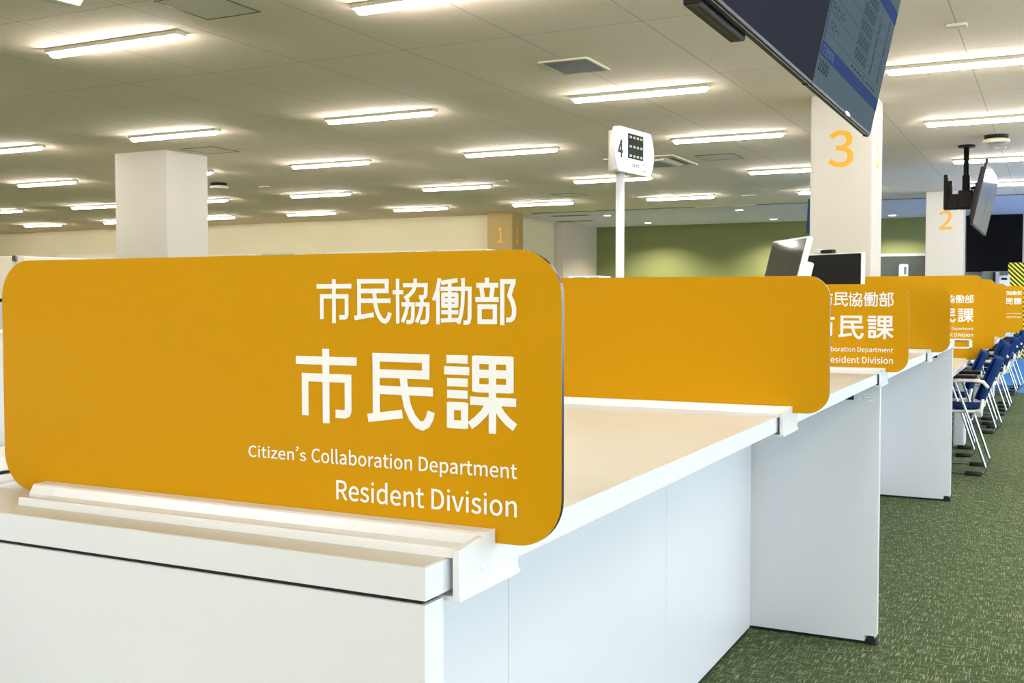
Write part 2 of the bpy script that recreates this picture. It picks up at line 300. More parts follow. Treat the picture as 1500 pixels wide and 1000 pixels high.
# ------------------------------------------------------------------ lettering
GL = json.loads(r'''{"G":{",":[[[24,-60,26,-67,58,-53],[77,-27,77,7,77,30],[67,44,50,44,37,44],[26,36,26,22,26,8],[37,-1,50,-1,51,-1],[52,0,54,0,53,-21],[40,-38,19,-48,21,-54]]],"-":[[[16,94,16,86,46,86],[76,86,106,86,106,94],[106,102,106,110,76,110],[46,110,16,110,16,102]]],"0":[[[48,-5,97,-5,146,-5],[177,40,177,129,177,218],[146,261,97,261,48,261],[18,218,18,129,18,40]],[[126,21,97,21,68,21],[48,54,48,129,48,204],[68,236,97,236,126,236],[146,204,146,129,146,54]]],"1":[[[31,9,31,0,78,0],[125,0,172,0,172,9],[172,18,172,27,154,27],[137,27,120,27,120,103],[120,180,120,257,112,257],[104,257,96,257,82,249],[65,243,42,238,42,232],[42,225,42,218,58,218],[73,218,88,218,88,154],[88,90,88,27,69,27],[50,27,31,27,31,18]]],"2":[[[15,6,15,0,69,0],[123,0,177,0,177,9],[177,18,177,28,153,28],[129,28,106,28,93,28],[77,26,64,25,124,82],[165,134,165,186,165,231],[136,261,90,261,57,261],[35,246,14,224,20,218],[26,212,33,206,47,223],[65,235,86,235,118,235],[133,214,133,185,133,140],[96,89,15,19,15,13]]],"3":[[[52,-5,92,-5,138,-5],[175,23,175,69,175,104],[151,126,120,134,120,134],[120,135,120,136,148,145],[166,166,166,197,166,238],[134,261,91,261,62,261],[39,248,20,231,25,224],[31,217,37,210,51,225],[69,235,90,235,117,235],[133,219,133,195,133,167],[116,146,62,146,62,137],[62,129,62,121,122,121],[142,101,142,70,142,40],[121,22,90,22,61,22],[42,36,27,51,21,45],[16,38,10,31,27,12]]],"4":[[[119,24,119,0,129,0],[139,0,149,0,149,24],[149,47,149,71,161,71],[172,71,183,71,183,79],[183,88,183,96,172,96],[161,96,149,96,149,150],[149,203,149,257,137,257],[126,257,114,257,78,202],[43,147,7,92,7,85],[7,78,7,71,44,71],[82,71,119,71,119,47]],[[119,123,119,96,93,96],[67,96,40,96,60,125],[79,155,99,184,106,196],[113,209,119,222,120,222],[120,222,121,222,120,209],[119,188,119,175,119,149]]],"5":[[[51,-5,92,-5,135,-5],[176,27,176,83,176,140],[141,165,98,165,83,165],[71,161,60,155,62,180],[64,205,67,229,99,229],[131,229,163,229,163,238],[163,248,163,257,122,257],[80,257,39,257,36,217],[33,177,30,137,36,133],[42,130,47,126,62,136],[73,141,90,141,122,141],[143,119,143,83,143,45],[119,22,89,22,59,22],[40,36,26,50,20,43],[15,36,9,29,27,12]]],"6":[[[56,-5,105,-5,145,-5],[179,29,179,79,179,133],[151,159,108,159,88,159],[65,148,50,129,51,208],[80,235,116,235,131,235],[147,227,157,215,163,222],[169,228,175,235,160,250],[141,261,114,261,65,261],[20,223,20,123,20,38]],[[54,50,50,103,67,127],[87,136,103,136,134,136],[149,113,149,79,149,44],[130,21,105,21,73,21]]],"8":[[[50,-5,98,-5,146,-5],[178,25,178,62,178,97],[158,116,135,129,135,130],[135,130,135,131,150,143],[169,166,169,193,169,232],[143,261,99,261,59,261],[28,234,28,195,28,168],[44,149,63,136,63,136],[63,135,63,135,40,122],[16,98,16,64,16,24]],[[133,155,116,139,85,151],[57,165,57,195,57,220],[75,237,98,237,126,237],[142,217,142,191,142,172]],[[128,19,98,19,68,19],[44,39,44,67,44,91],[59,111,80,125,116,110],[148,97,148,63,148,37]]],"C":[[[68,-5,132,-5,165,-5],[190,9,211,32,205,39],[199,46,193,53,176,35],[158,24,133,24,84,24],[54,64,54,129,54,193],[86,233,134,233,157,233],[173,223,187,209,193,216],[199,223,204,230,190,246],[165,261,134,261,69,261],[20,211,20,128,20,45]]],"D":[[[35,86,35,0,57,0],[79,0,101,0,178,0],[220,48,220,129,220,211],[178,257,99,257,78,257],[57,257,35,257,35,171]],[[77,27,68,27,68,95],[68,162,68,230,77,230],[87,230,97,230,157,230],[187,194,187,129,187,64],[157,27,97,27,87,27]]],"N":[[[35,86,35,0,46,0],[56,0,66,0,66,45],[66,90,66,135,66,162],[63,189,62,215,62,215],[63,215,63,215,73,197],[82,180,91,162,122,108],[153,54,185,0,196,0],[207,0,218,0,218,86],[218,171,218,257,208,257],[197,257,187,257,187,212],[187,168,187,123,187,97],[189,68,192,42,191,42],[190,42,190,42,181,60],[171,77,162,95,131,149],[100,203,68,257,57,257],[46,257,35,257,35,171]]],"R":[[[82,135,68,135,68,167],[68,199,68,230,82,230],[96,230,111,230,151,230],[173,218,173,185,173,151],[151,135,111,135,96,135]],[[155,36,176,0,188,0],[200,0,213,0,191,37],[169,75,147,112,182,121],[205,145,205,185,205,238],[168,257,116,257,89,257],[62,257,35,257,35,171],[35,86,35,0,46,0],[57,0,68,0,68,36],[68,73,68,109,83,109],[98,109,114,109,135,73]]],"a":[[[44,-5,76,-5,99,-5],[121,8,139,23,139,23],[140,23,140,23,141,15],[142,8,143,0,152,0],[160,0,169,0,169,39],[169,78,169,117,169,164],[150,195,103,195,72,195],[46,181,29,170,33,163],[37,155,41,148,56,158],[76,168,98,168,129,168],[137,145,137,120,56,111],[21,91,21,49,21,15]],[[103,21,85,21,66,21],[51,30,51,51,51,76],[73,92,137,99,137,81],[137,64,137,46,119,30]]],"b":[[[98,-5,116,-5,159,-5],[199,33,199,98,199,157],[172,195,123,195,102,195],[81,183,63,168,63,180],[64,191,64,202,64,228],[64,253,64,279,54,279],[43,279,32,279,32,186],[32,93,32,0,41,0],[49,0,58,0,59,7],[60,13,61,20,61,20],[62,20,62,20,78,5]],[[142,22,111,22,98,22],[81,27,64,42,64,75],[64,109,64,142,82,159],[99,168,115,168,151,168],[165,140,165,98,165,51]]],"d":[[[49,-5,97,-5,120,-5],[140,8,155,22,155,22],[155,22,156,22,157,15],[158,7,159,0,167,0],[176,0,185,0,185,93],[185,186,185,279,174,279],[163,279,153,279,153,254],[153,230,153,206,153,195],[154,184,154,173,138,187],[123,195,101,195,57,195],[19,157,19,95,19,32]],[[121,22,104,22,71,22],[51,49,51,95,51,139],[76,168,106,168,122,168],[137,162,153,148,153,115],[153,82,153,48,137,31]]],"e":[[[58,-5,109,-5,135,-5],[155,4,172,15,168,22],[164,29,160,36,146,27],[131,21,113,21,77,21],[52,47,50,88,92,88],[135,88,178,88,179,92],[179,99,179,106,179,160],[152,195,103,195,60,195],[18,157,18,95,18,32]],[[83,110,49,110,53,148],[77,169,104,169,134,169],[151,149,151,110,117,110]]],"i":[[[32,63,32,0,43,0],[54,0,64,0,64,63],[64,127,64,190,54,190],[43,190,32,190,32,127]],[[36,229,48,229,61,229],[70,238,70,251,70,263],[61,271,48,271,36,271],[27,263,27,251,27,238]]],"l":[[[42,-5,66,-5,75,-5],[80,-3,84,-2,83,6],[81,15,80,23,76,22],[75,22,73,22,68,22],[64,26,64,36,64,117],[64,198,64,279,54,279],[43,279,32,279,32,198],[32,118,32,38,32,11]]],"m":[[[32,63,32,0,43,0],[54,0,64,0,64,46],[64,92,64,138,82,158],[98,167,112,167,136,167],[147,152,147,116,147,77],[147,39,147,0,158,0],[169,0,179,0,179,46],[179,92,179,138,197,158],[213,167,227,167,251,167],[263,152,263,116,263,77],[263,39,263,0,273,0],[284,0,294,0,294,40],[294,80,294,120,294,169],[276,195,237,195,214,195],[194,180,174,159,166,181],[151,195,121,195,99,195],[79,181,62,162,62,162],[62,162,62,162,61,172],[60,181,58,190,50,190],[41,190,32,190,32,127]]],"n":[[[32,63,32,0,43,0],[54,0,64,0,64,46],[64,92,64,138,83,157],[97,167,116,167,141,167],[152,152,152,116,152,77],[152,39,152,0,163,0],[174,0,184,0,184,40],[184,80,184,120,184,169],[166,195,126,195,100,195],[80,181,62,162,62,162],[62,162,62,162,61,172],[60,181,58,190,50,190],[41,190,32,190,32,127]]],"o":[[[60,-5,106,-5,153,-5],[194,32,194,95,194,158],[153,195,106,195,60,195],[18,158,18,95,18,32]],[[139,22,106,22,73,22],[51,51,51,95,51,139],[73,168,106,168,139,168],[161,139,161,95,161,51]]],"p":[[[32,10,32,-80,43,-80],[54,-80,64,-80,64,-59],[64,-37,64,-16,64,-5],[64,6,63,18,81,3],[99,-5,116,-5,159,-5],[199,33,199,98,199,157],[172,195,123,195,101,195],[79,182,62,168,62,168],[62,168,62,168,61,175],[60,183,58,190,50,190],[41,190,32,190,32,100]],[[142,22,111,22,98,22],[81,27,64,42,64,75],[64,109,64,142,83,159],[99,168,115,168,151,168],[165,140,165,98,165,51]]],"r":[[[32,63,32,0,43,0],[54,0,64,0,64,41],[64,81,64,122,77,154],[96,166,112,166,120,166],[124,165,131,163,133,172],[135,182,137,191,131,194],[125,195,116,195,95,195],[76,180,62,155,62,155],[62,155,62,155,61,167],[60,179,58,190,50,190],[41,190,32,190,32,127]]],"s":[[[55,-5,82,-5,127,-5],[151,21,151,52,151,88],[121,99,93,110,72,118],[52,125,52,143,52,158],[63,170,88,170,104,170],[118,163,131,153,136,160],[141,167,146,173,132,185],[111,195,87,195,46,195],[22,171,22,141,22,109],[50,96,77,86,98,78],[120,69,120,50,120,34],[108,20,83,20,60,20],[43,29,27,43,21,36],[16,29,11,22,29,7]]],"t":[[[51,-5,92,-5,104,-5],[116,-1,127,2,125,11],[123,19,121,27,114,24],[106,21,99,21,77,21],[70,35,70,58,70,93],[70,129,70,164,87,164],[104,164,121,164,121,173],[121,181,121,190,104,190],[87,190,70,190,70,208],[70,226,70,244,61,244],[52,244,43,244,42,226],[41,208,40,190,30,190],[19,189,9,188,9,180],[9,172,9,164,19,164],[28,164,38,164,38,129],[38,94,38,59,38,21]]],"v":[[[50,63,73,0,86,0],[98,0,111,0,133,63],[155,127,178,190,167,190],[157,190,146,190,134,154],[122,118,110,82,105,63],[98,44,93,26,92,26],[92,26,91,26,85,44],[79,63,74,82,62,118],[50,154,38,190,27,190],[16,190,5,190,27,127]]],"z":[[[12,6,12,0,60,0],[108,0,156,0,156,9],[156,17,156,26,122,26],[87,26,53,26,86,75],[120,124,153,173,153,179],[153,184,153,190,110,190],[66,190,23,190,23,181],[23,173,23,164,53,164],[83,164,112,164,79,115],[46,66,12,17,12,11]]]},"L":{"Citizen,s":[["C",0],["i",224],["t",320],["i",452],["z",548],["e",714],["n",908],[",",1121],["s",1219]],"Collaboration Department":[["C",0],["o",224],["l",436],["l",535],["a",634],["b",832],["o",1048],["r",1260],["a",1396],["t",1594],["i",1725],["o",1822],["n",2034],["D",2326],["e",2567],["p",2761],["a",2977],["r",3175],["t",3311],["m",3443],["e",3767],["n",3961],["t",4175]],"Resident Division":[["R",0],["e",223],["s",417],["i",580],["d",676],["e",894],["n",1088],["t",1302],["D",1512],["i",1753],["v",1848],["i",2031],["s",2128],["i",2292],["o",2388],["n",2600]]}}''')
def _curve_mesh(c):
    o = bpy.data.objects.new('tmp', c); COL.objects.link(o)
    dg = bpy.context.evaluated_depsgraph_get()
    me = bpy.data.meshes.new_from_object(o.evaluated_get(dg))
    vs = [(v.co.x, v.co.y) for v in me.vertices]; fs = [tuple(p.vertices) for p in me.polygons]
    bpy.data.objects.remove(o); bpy.data.curves.remove(c); bpy.data.meshes.remove(me)
    return vs, fs
_cache = {}
def _flat(sp, n):
    out = []
    m = len(sp)
    for i in range(m):
        q, r = sp[i], sp[(i + 1) % m]
        p0, p1, p2, p3 = Vector(q[2:4]), Vector(q[4:6]), Vector(r[0:2]), Vector(r[2:4])
        straight = abs((p1 - p0).cross(p3 - p0)) < 400 and abs((p2 - p0).cross(p3 - p0)) < 400
        for k in range(1 if straight else n):
            t = k / n if not straight else 0
            p = p0 * (1 - t) ** 3 + p1 * 3 * t * (1 - t) ** 2 + p2 * 3 * t * t * (1 - t) + p3 * t ** 3
            if not out or (p - out[-1]).length > 1.0: out.append(p)
    if (out[0] - out[-1]).length <= 1.0: out.pop()
    return [p / 1000 for p in out]
def _grow(loop, d):
    n = len(loop); res = []
    for i in range(n):
        a, p, c = loop[i - 1], loop[i], loop[(i + 1) % n]
        e1 = (p - a).normalized(); e2 = (c - p).normalized()
        n1 = Vector((e1.y, -e1.x)); n2 = Vector((e2.y, -e2.x))
        b = n1 + n2
        if b.length < 1e-4: b = n1
        b = b.normalized(); k = max(0.45, b.dot(n1))
        res.append(p + b * (d / k))
    return res
def glyph(ch, off=0.0, res=5):
    k = (ch, off, res)
    if k not in _cache:
        c = bpy.data.curves.new('tmp', 'CURVE'); c.dimensions = '2D'; c.fill_mode = 'BOTH'
        loops = [_flat(sp, res) for sp in GL['G'][ch]]
        area = lambda L: sum(L[i - 1].x * L[i].y - L[i].x * L[i - 1].y for i in range(len(L)))
        big = max(loops, key=lambda L: abs(area(L)))
        sgn = 1 if area(big) > 0 else -1          # outer loop counter-clockwise grows with +
        for L in loops:
            if off: L = _grow(L, off * sgn)
            s = c.splines.new('POLY'); s.points.add(len(L) - 1); s.use_cyclic_u = True
            for q, p in zip(s.points, L): q.co = (p.x, p.y, 0, 1)
        _cache[k] = _curve_mesh(c)
    return _cache[k]
def textmesh(s, off=0.0, res=3):
    k = ('t', s, off, res)
    if k not in _cache:
        c = bpy.data.curves.new('tmp', 'FONT'); c.body = s; c.offset = off; c.resolution_u = res
        _cache[k] = _curve_mesh(c)
    return _cache[k]
def bbox(vs):
    xs = [v[0] for v in vs]; ys = [v[1] for v in vs]; return min(xs), max(xs), min(ys), max(ys)
def merge(parts):
    V, F = [], []
    for vs, fs, dx, dy in parts:
        n = len(V); V += [(x + dx, y + dy) for x, y in vs]; F += [tuple(i + n for i in f) for f in fs]
    return V, F
def latin(line, off):
    return merge([glyph(ch, off) + (dx / 1000, 0.28 if (ch == ',') else 0.0) for ch, dx in GL['L'][line]])
def fit(vf, x0, x1, z0, z1):
    vs, fs = vf; a, b, c, d = bbox(vs)
    return [(x0 + (x - a) / (b - a) * (x1 - x0), z0 + (y - c) / (d - c) * (z1 - z0)) for x, y in vs], fs
def digits(s, off, gap=0.03):
    parts = []; x = 0
    for ch in s:
        vs, fs = glyph(ch, off); a, b, c, d = bbox(vs)
        parts.append((vs, fs, x - a, 0)); x += b - a + gap
    return merge(parts)

# sign lettering, laid out from the sign's right edge (x<=0) and its bottom (z>=0)
SR, SB, SW, SH = -0.442, 0.950, 0.822, 0.305
K1 = [('市', -.7442, -.6966), ('民', -.6929, -.6444), ('協', -.6427, -.596), ('働', -.5926, -.5444), ('部', -.5403, -.4924)]
K2 = [('市', -.7739, -.6902), ('民', -.6757, -.5909), ('課', -.5783, -.4924)]
# each character as the strokes of a monoline gothic, in a 0..100 box; a stroke is a polyline
MIN = [[(13.3, 100), (13.3, 12)], [(7.5, 94.7), (93.7, 94.7)], [(88, 100), (88, 68)], [(13.3, 73), (93, 73)], [(13.3, 51), (98.5, 51)], [(0, 12), (53, 20)],
       [(54.5, 70), (57, 47), (61, 30), (68, 16), (76, 7.5), (83, 5.3), (89, 8.5), (93.5, 16), (96, 25)]]
STROKES = {
 '市': [[(50, 100), (50, 0)], [(0, 84), (100, 84)], [(15.3, 66), (15.3, 9)], [(10, 61), (91.5, 61)], [(86, 63), (86, 19), (84.5, 15), (81, 13.5), (65.5, 13.5)]],
 '民': MIN,
 '課': [[(3.3, 95), (33.3, 95)], [(0, 80), (35.5, 80)], [(4.2, 64.6), (33.3, 64.6)], [(4.2, 49), (33.3, 49)], [(8.9, 38), (8.9, 4.6)], [(28.9, 38), (28.9, 4.6)], [(6, 33.4), (31, 33.4)], [(6, 9.3), (31, 9.3)],
       [(44.4, 100), (44.4, 53.6)], [(91.1, 100), (91.1, 53.6)], [(42, 95.2), (93, 95.2)], [(42, 77), (93, 77)], [(42, 58.3), (93, 58.3)], [(67.5, 98), (67.5, 0)], [(36.7, 41.5), (99.6, 41.5)],
       [(64, 40), (56, 26), (46, 16), (36.5, 8.8)], [(71, 40), (79.5, 26), (88.5, 16.5), (98, 9.5)]],
 '協': [[(0, 69.8), (29.4, 69.8)], [(13.9, 100), (13.9, 1)], [(28.5, 85.5), (95.5, 85.5)], [(90.6, 90), (90, 66), (87.5, 60.5), (82, 59), (72, 59)], [(62, 100), (61.5, 85), (57, 74), (48, 65), (33, 56)],
       [(24.4, 43.4), (60.4, 43.4)], [(41.5, 56), (40.5, 40), (36, 23), (27, 4)], [(55.6, 46), (55, 15), (53, 7), (49, 4.5), (38, 4.5)],
       [(62, 43.4), (100, 43.4)], [(80, 56), (79, 40), (74.5, 23), (65, 4)], [(95.4, 46), (94.8, 15), (92.5, 7), (88, 4.5), (75, 4.5)]],
 '働': [[(18.5, 100), (13, 74), (3, 52)], [(14.6, 74), (14.6, 0)], [(22.7, 90), (64, 95.5)], [(21, 77), (69, 77)], [(27.6, 67), (27.6, 38)], [(61.5, 67), (61.5, 38)], [(25, 64.5), (64, 64.5)], [(25, 52.3), (64, 52.3)], [(25, 40.5), (64, 40.5)],
       [(44.4, 94), (44.4, 9)], [(23, 26.5), (66, 26.5)], [(22, 8.5), (69, 10.5)], [(69, 77), (99.5, 77)], [(94.7, 80), (94, 15), (92, 7), (88, 4.5), (79, 4.5)], [(78, 100), (78, 68), (76.5, 42), (72.5, 20), (66, 2)]],
 '部': [[(28.2, 100), (28.2, 84)], [(2, 84.2), (56, 84.2)], [(14.5, 81), (18.5, 56)], [(42.5, 81), (38.5, 56)], [(0, 54), (57, 54)], [(10.3, 43.5), (10.3, 2.5)], [(47.7, 43.5), (47.7, 2.5)], [(6, 38.8), (52, 38.8)], [(6, 7), (52, 7)],
       [(65.6, 96), (65.6, 0)], [(61, 91.8), (98, 91.8)], [(93.5, 93), (82, 60.5)], [(82, 64), (90, 50), (94.5, 36), (94, 22), (91, 15), (86, 11.3), (75, 11)]],
}
def kan(ch, x0, x1, top, bot, w):
    """stroke polygons with mitred joints; every stroke lies a hair above the last"""
    V, F = [], []
    for si, st in enumerate(STROKES[ch]):
        P = [Vector((x0 + x / 100 * (x1 - x0), bot + y / 100 * (top - bot))) for x, y in st]
        Lp, Rp = [], []
        for i, p in enumerate(P):
            d1 = (P[i] - P[i - 1]).normalized() if i else None
            d2 = (P[i + 1] - P[i]).normalized() if i + 1 < len(P) else None
            if d1 is None: d1 = d2
            if d2 is None: d2 = d1
            n1 = Vector((-d1.y, d1.x)); n2 = Vector((-d2.y, d2.x)); b = (n1 + n2).normalized(); k = max(0.5, b.dot(n1))
            Lp.append(p + b * (w / 2 / k)); Rp.append(p - b * (w / 2 / k))
        n = len(V)
        V += [(q.x, q.y, si * 1.2e-5) for q in Lp] + [(q.x, q.y, si * 1.2e-5) for q in Rp]
        m = len(P)
        F += [(n + i, n + i + 1, n + m + i + 1, n + m + i) for i in range(m - 1)]
    return V, F
def merge3(parts, dx):
    V, F = [], []
    for vs, fs in parts:
        n = len(V); V += [(x + dx, y, z) for x, y, z in vs]; F += [tuple(i + n for i in f) for f in fs]
    return V, F
LINES = []
LINES.append(merge3([kan(c, x0, x1, .0215, -.0275, .0051 if c in '市民部' else .0045) for c, x0, x1 in K1], -SR))
V = []
for (c, x0, x1), (t, b) in zip(K2, ((-.0565, -.1405), (-.0600, -.1415), (-.0600, -.1405))):
    V.append(kan(c, x0, x1, t, b, .0094 if c != '課' else .0088))
LINES.append(merge3(V, -SR))
V = [fit(latin('Citizen,s', .003), -.8441, -.7604, -.1858, -.1690), fit(latin('Collaboration Department', .003), -.7527, -.4917, -.1905, -.1690)]
LINES.append(merge([(v, f, -SR, 0) for v, f in V]))
V = [fit(latin('Resident Division', .003), -.7190, -.4921, -.2262, -.2020)]
LINES.append(merge([(v, f, -SR, 0) for v, f in V]))

def lettering(parent, yface, right, dz=0.0, lay=None, shift=0.0):
    for i, nm in enumerate(('department_name_lettering', 'division_name_lettering', 'english_department_lettering', 'english_division_lettering')):
        vs, fs = LINES[i]
        if lay:
            sc, zc = lay[i]; zs = [v[1] for v in vs]; z0 = (min(zs) + max(zs)) / 2; xr = max(v[0] for v in vs)
            vs = [(xr + shift + (v[0] - xr) * sc, zc + (v[1] - z0) * sc) + tuple(v[2:]) for v in vs]
        b = mb('letter'); b.poly(vs, fs, lambda v: (right + v[0], yface - 0.0006 - (v[2] if len(v) > 2 else 0.0), v[1] + H + dz))
        b.build(nm, parent, fixn=False)

# ------------------------------------------------------------------ room shell
XL, XR, YF, YB = -28.0, 5.6, -7.0, 25.9
YE = 20.95           # where the lit ceiling ends
struct(mb('carpet').box(XL, XR, YF, YB, -0.1, 0.0).build('floor'), 'woven green carpet floor of the hall')
struct(mb('ceiling').box(XL, XR, YF, YE, CEIL, CEIL + 0.1).build('ceiling'), 'board ceiling with fine joints')
struct(mb('ceiling2').box(-12.5, XR, YE, YB, CEIL, CEIL + 0.1).build('ceiling_back'), 'ceiling over the back of the hall, blue daylight cast painted into its colour')
struct(mb('trim').box(-10.0, XR, YE - 0.03, YE + 0.03, CEIL - 0.012, CEIL - 0.0005).m('traveled').box(-6.4, -5.2, YE - 0.04, YE + 0.04, CEIL - 0.014, CEIL - 0.0005).build('trim_1'), 'dark joint strip where the ceiling changes')
struct(mb('wall').box(XL, -10.75, YE - 0.03, YE + 0.1, 0, CEIL).build('wall_back'), 'cream back wall')
struct(mb('wall').box(-10.95, -10.75, YE + 0.1, 23.75, 0, CEIL).build('wall_return'))
struct(mb('wallgrey').box(-12.5, -10.53, 23.78, YB, 0, CEIL).build('wall_recess'), 'grey wall beside the green wall')
struct(mb('green').box(-10.53, -1.75, YB, YB + 0.15, 0, CEIL).build('wall_green'), 'moss green far wall lit by downlights')
struct(mb('darkwall').box(-1.75, -0.632, YB - 0.06, YB + 0.15, H + 0.587, CEIL).m('locker').box(-1.75, -0.632, YB, YB + 0.15, 0, H + 0.587).build('wall_dark'), 'black wall panel behind the second column')
struct(mb('wall').box(-0.632, XR, YB, YB + 0.15, 0, CEIL).build('wall_far'))
struct(mb('wall').box(XL - 0.15, XL, YF, YE, 0, CEIL).build('wall_left'))
struct(mb('wall').box(XL, XR, YF - 0.15, YF, 0, CEIL).build('wall_front'))
# right side: a glazed front with posts (daylight comes in here)
struct(mb('wall').box(XR, XR + 0.15, YF, YB, 0, 0.15).box(XR, XR + 0.15, YF, YB, 2.75, CEIL).build('wall_right'))
for i in range(11):
    y0 = YF + i * 2.99
    w = mb('steel').box(XR, XR + 0.08, y0, y0 + 0.06, 0.15, 2.75).box(XR, XR + 0.08, y0 + 2.94, y0 + 3.0, 0.15, 2.75).box(XR, XR + 0.08, y0 + 0.06, y0 + 2.94, 2.69, 2.75).box(XR, XR + 0.08, y0 + 0.06, y0 + 2.94, 0.15, 0.21).build('window_%d' % (i + 1))
    struct(w)

# ------------------------------------------------------------------ columns
def numeral(ch, parent, mapf, name='numeral'):
    vs, fs = glyph(ch, 0.005, 8); a, b, c, d = bbox(vs)
    vs = [((x - a) / (b - a), (y - c) / (d - c)) for x, y in vs]
    return mb('gold').poly(vs, fs, mapf).build(name, parent, fixn=False)
def column(x0, x1, y0, y1, m, label, ch=None, front=None, sidey=None):
    t = thing('column', ((x0 + x1) / 2, (y0 + y1) / 2, 0), label, 'column')
    mb(m).box(x0, x1, y0, y1, 0, CEIL, bev=0.012).build('shaft', t)
    if ch:
        fx0, fx1, fz0, fz1 = front
        numeral(ch, t, lambda v: (fx0 + v[0] * (fx1 - fx0), y0 - 0.0015, fz0 + v[1] * (fz1 - fz0)))
        sy0, sy1 = sidey
        numeral(ch, t, lambda v: (x1 + 0.0015, sy0 + v[0] * (sy1 - sy0), fz0 + v[1] * (fz1 - fz0)))
    return t
column(-10.587, -9.72, 10.0, 10.72, 'column', 'plain cream square column with no numeral, rising behind the nearest ochre sign')
column(-1.992, -1.455, 10.0, 10.61, 'column', 'cream square column with a gold numeral 3, beside the hanging display', '3', (-1.838, -1.615, H + 1.17, H + 1.497), (10.2, 10.42))
column(-1.989, -1.40, 19.78, 20.4, 'column', 'cream square column with a gold numeral 2, farther down the aisle', '2', (-1.775, -1.565, H + 1.171, H + 1.489), (19.98, 20.2))
column(-10.8, -10.2, 20.4, 20.92, 'ochrecol', 'tan ochre square column with numeral 1 at the end of the cream wall', '1', (-10.545, -10.42, H + 1.18, H + 1.50), (20.56, 20.72))

# ------------------------------------------------------------------ ceiling lights
LL, LW = 1.245, 0.10
def make_light():
    t = thing('ceiling_light', (0, 0, CEIL), 'white linear ceiling light', 'ceiling light')
    h = mb('ceilwhite').box(-LL / 2 - 0.015, LL / 2 + 0.015, -LW / 2, LW / 2, CEIL - 0.028, CEIL, bev=0.004)
    h.build('housing', t)
    prof = [(0.040 * math.cos(a), CEIL - 0.028 - 0.034 * math.sin(a)) for a in [PI * k / 8 for k in range(9)]]
    d = mb('lamp'); secs = []
    for xx, sc in ((-LL / 2 + 0.006, 0.45), (-LL / 2 + 0.012, 0.78), (-LL / 2 + 0.024, 0.95), (-LL / 2 + 0.04, 1.0), (LL / 2 - 0.04, 1.0), (LL / 2 - 0.024, 0.95), (LL / 2 - 0.012, 0.78), (LL / 2 - 0.006, 0.45)):
        secs.append([d.bm.verts.new((xx, p * sc, CEIL - 0.028 + (q - CEIL + 0.028) * sc)) for p, q in prof])
    fs = []
    for a, b in zip(secs, secs[1:]):
        n = len(a)
        for k in range(n): fs.append(d.bm.faces.new((a[k], a[(k + 1) % n], b[(k + 1) % n], b[k])))
    fs += [d.bm.faces.new(secs[0][::-1]), d.bm.faces.new(secs[-1])]; d._set(fs)
    d.build('diffuser', t)
    t.location = (0, 0, CEIL); return t
YROW = [5.66, 9.05, 11.93, 15.35, 18.66]
XS = [-1.21 - 2.70 * k for k in range(-3, 10)]
YOFF = [-4.5, -1.1, 2.3]
f_px = 1586.0
YAW, PITCH = math.radians(26.586), math.radians(-2.2716)
CAMR = Matrix.Rotation(YAW, 3, 'Z') @ Matrix.Rotation(PI / 2 + PITCH, 3, 'X')
def project(p):
    q = CAMR.transposed() @ (Vector(p) - Vector((0, 0, H)))
    return (750 + f_px * q.x / -q.z, 500 - f_px * q.y / -q.z) if q.z < -0.1 else (-9999, -9999)
ORD = ['first', 'second', 'third', 'fourth', 'fifth', 'sixth', 'seventh', 'eighth', 'ninth', 'tenth', 'eleventh']
proto = make_light(); first = True
ROWN = ['nearest row, at the top of the photo', 'second row from the top', 'third row from the top', 'fourth row from the top', 'farthest row, nearest the back wall']
def hidden(p):
    """behind the plain column, the number column, a display or the far column"""
    x, y = p
    return (176 < x < 302 and y > 222) or (1186 < x < 1292 and y > 140) or y < -6 or (1075 < x < 1290 and y < 105)
lights = []
for r, y in enumerate(YROW):
    seen = []
    for xs in XS:
        cx = xs + 0.62
        pts = [project((cx + d, y, CEIL - 0.05)) for d in (-0.6, -0.3, 0, 0.3, 0.6)]
        vis = any(0 <= p[0] <= 1500 and 0 <= p[1] <= 1000 and not hidden(p) for p in pts)
        if vis: seen.append((pts[2][0], cx))
        if cx < 5.0: lights.append((cx, y, r, vis))
    seen.sort()
    for k, (px, cx) in enumerate(seen):
        n = len(seen)
        where = 'leftmost' if k == 0 else ('rightmost' if k == n - 1 else ORD[k] + ' from left')
        lab = 'lit white tube ceiling light, %s in the %s' % (where, ROWN[r])
        for j, q in enumerate(lights):
            if q[1] == y and q[0] == cx: lights[j] = q + (lab,)
for y in YOFF:
    for xs in XS[1:7]: lights.append((xs + 0.62, y, 9, False))
for q in lights:
    if len(q) > 4: lab, grp = q[4], 'linear ceiling lights in the photo'
    else: lab, grp = 'lit white tube ceiling light outside the picture', 'linear ceiling lights outside the picture'
    if first:
        proto.location = (q[0], q[1], CEIL); proto['label'] = lab; proto['group'] = grp; first = False
    else:
        copy_tree(proto, (q[0], q[1], CEIL), lab, grp)

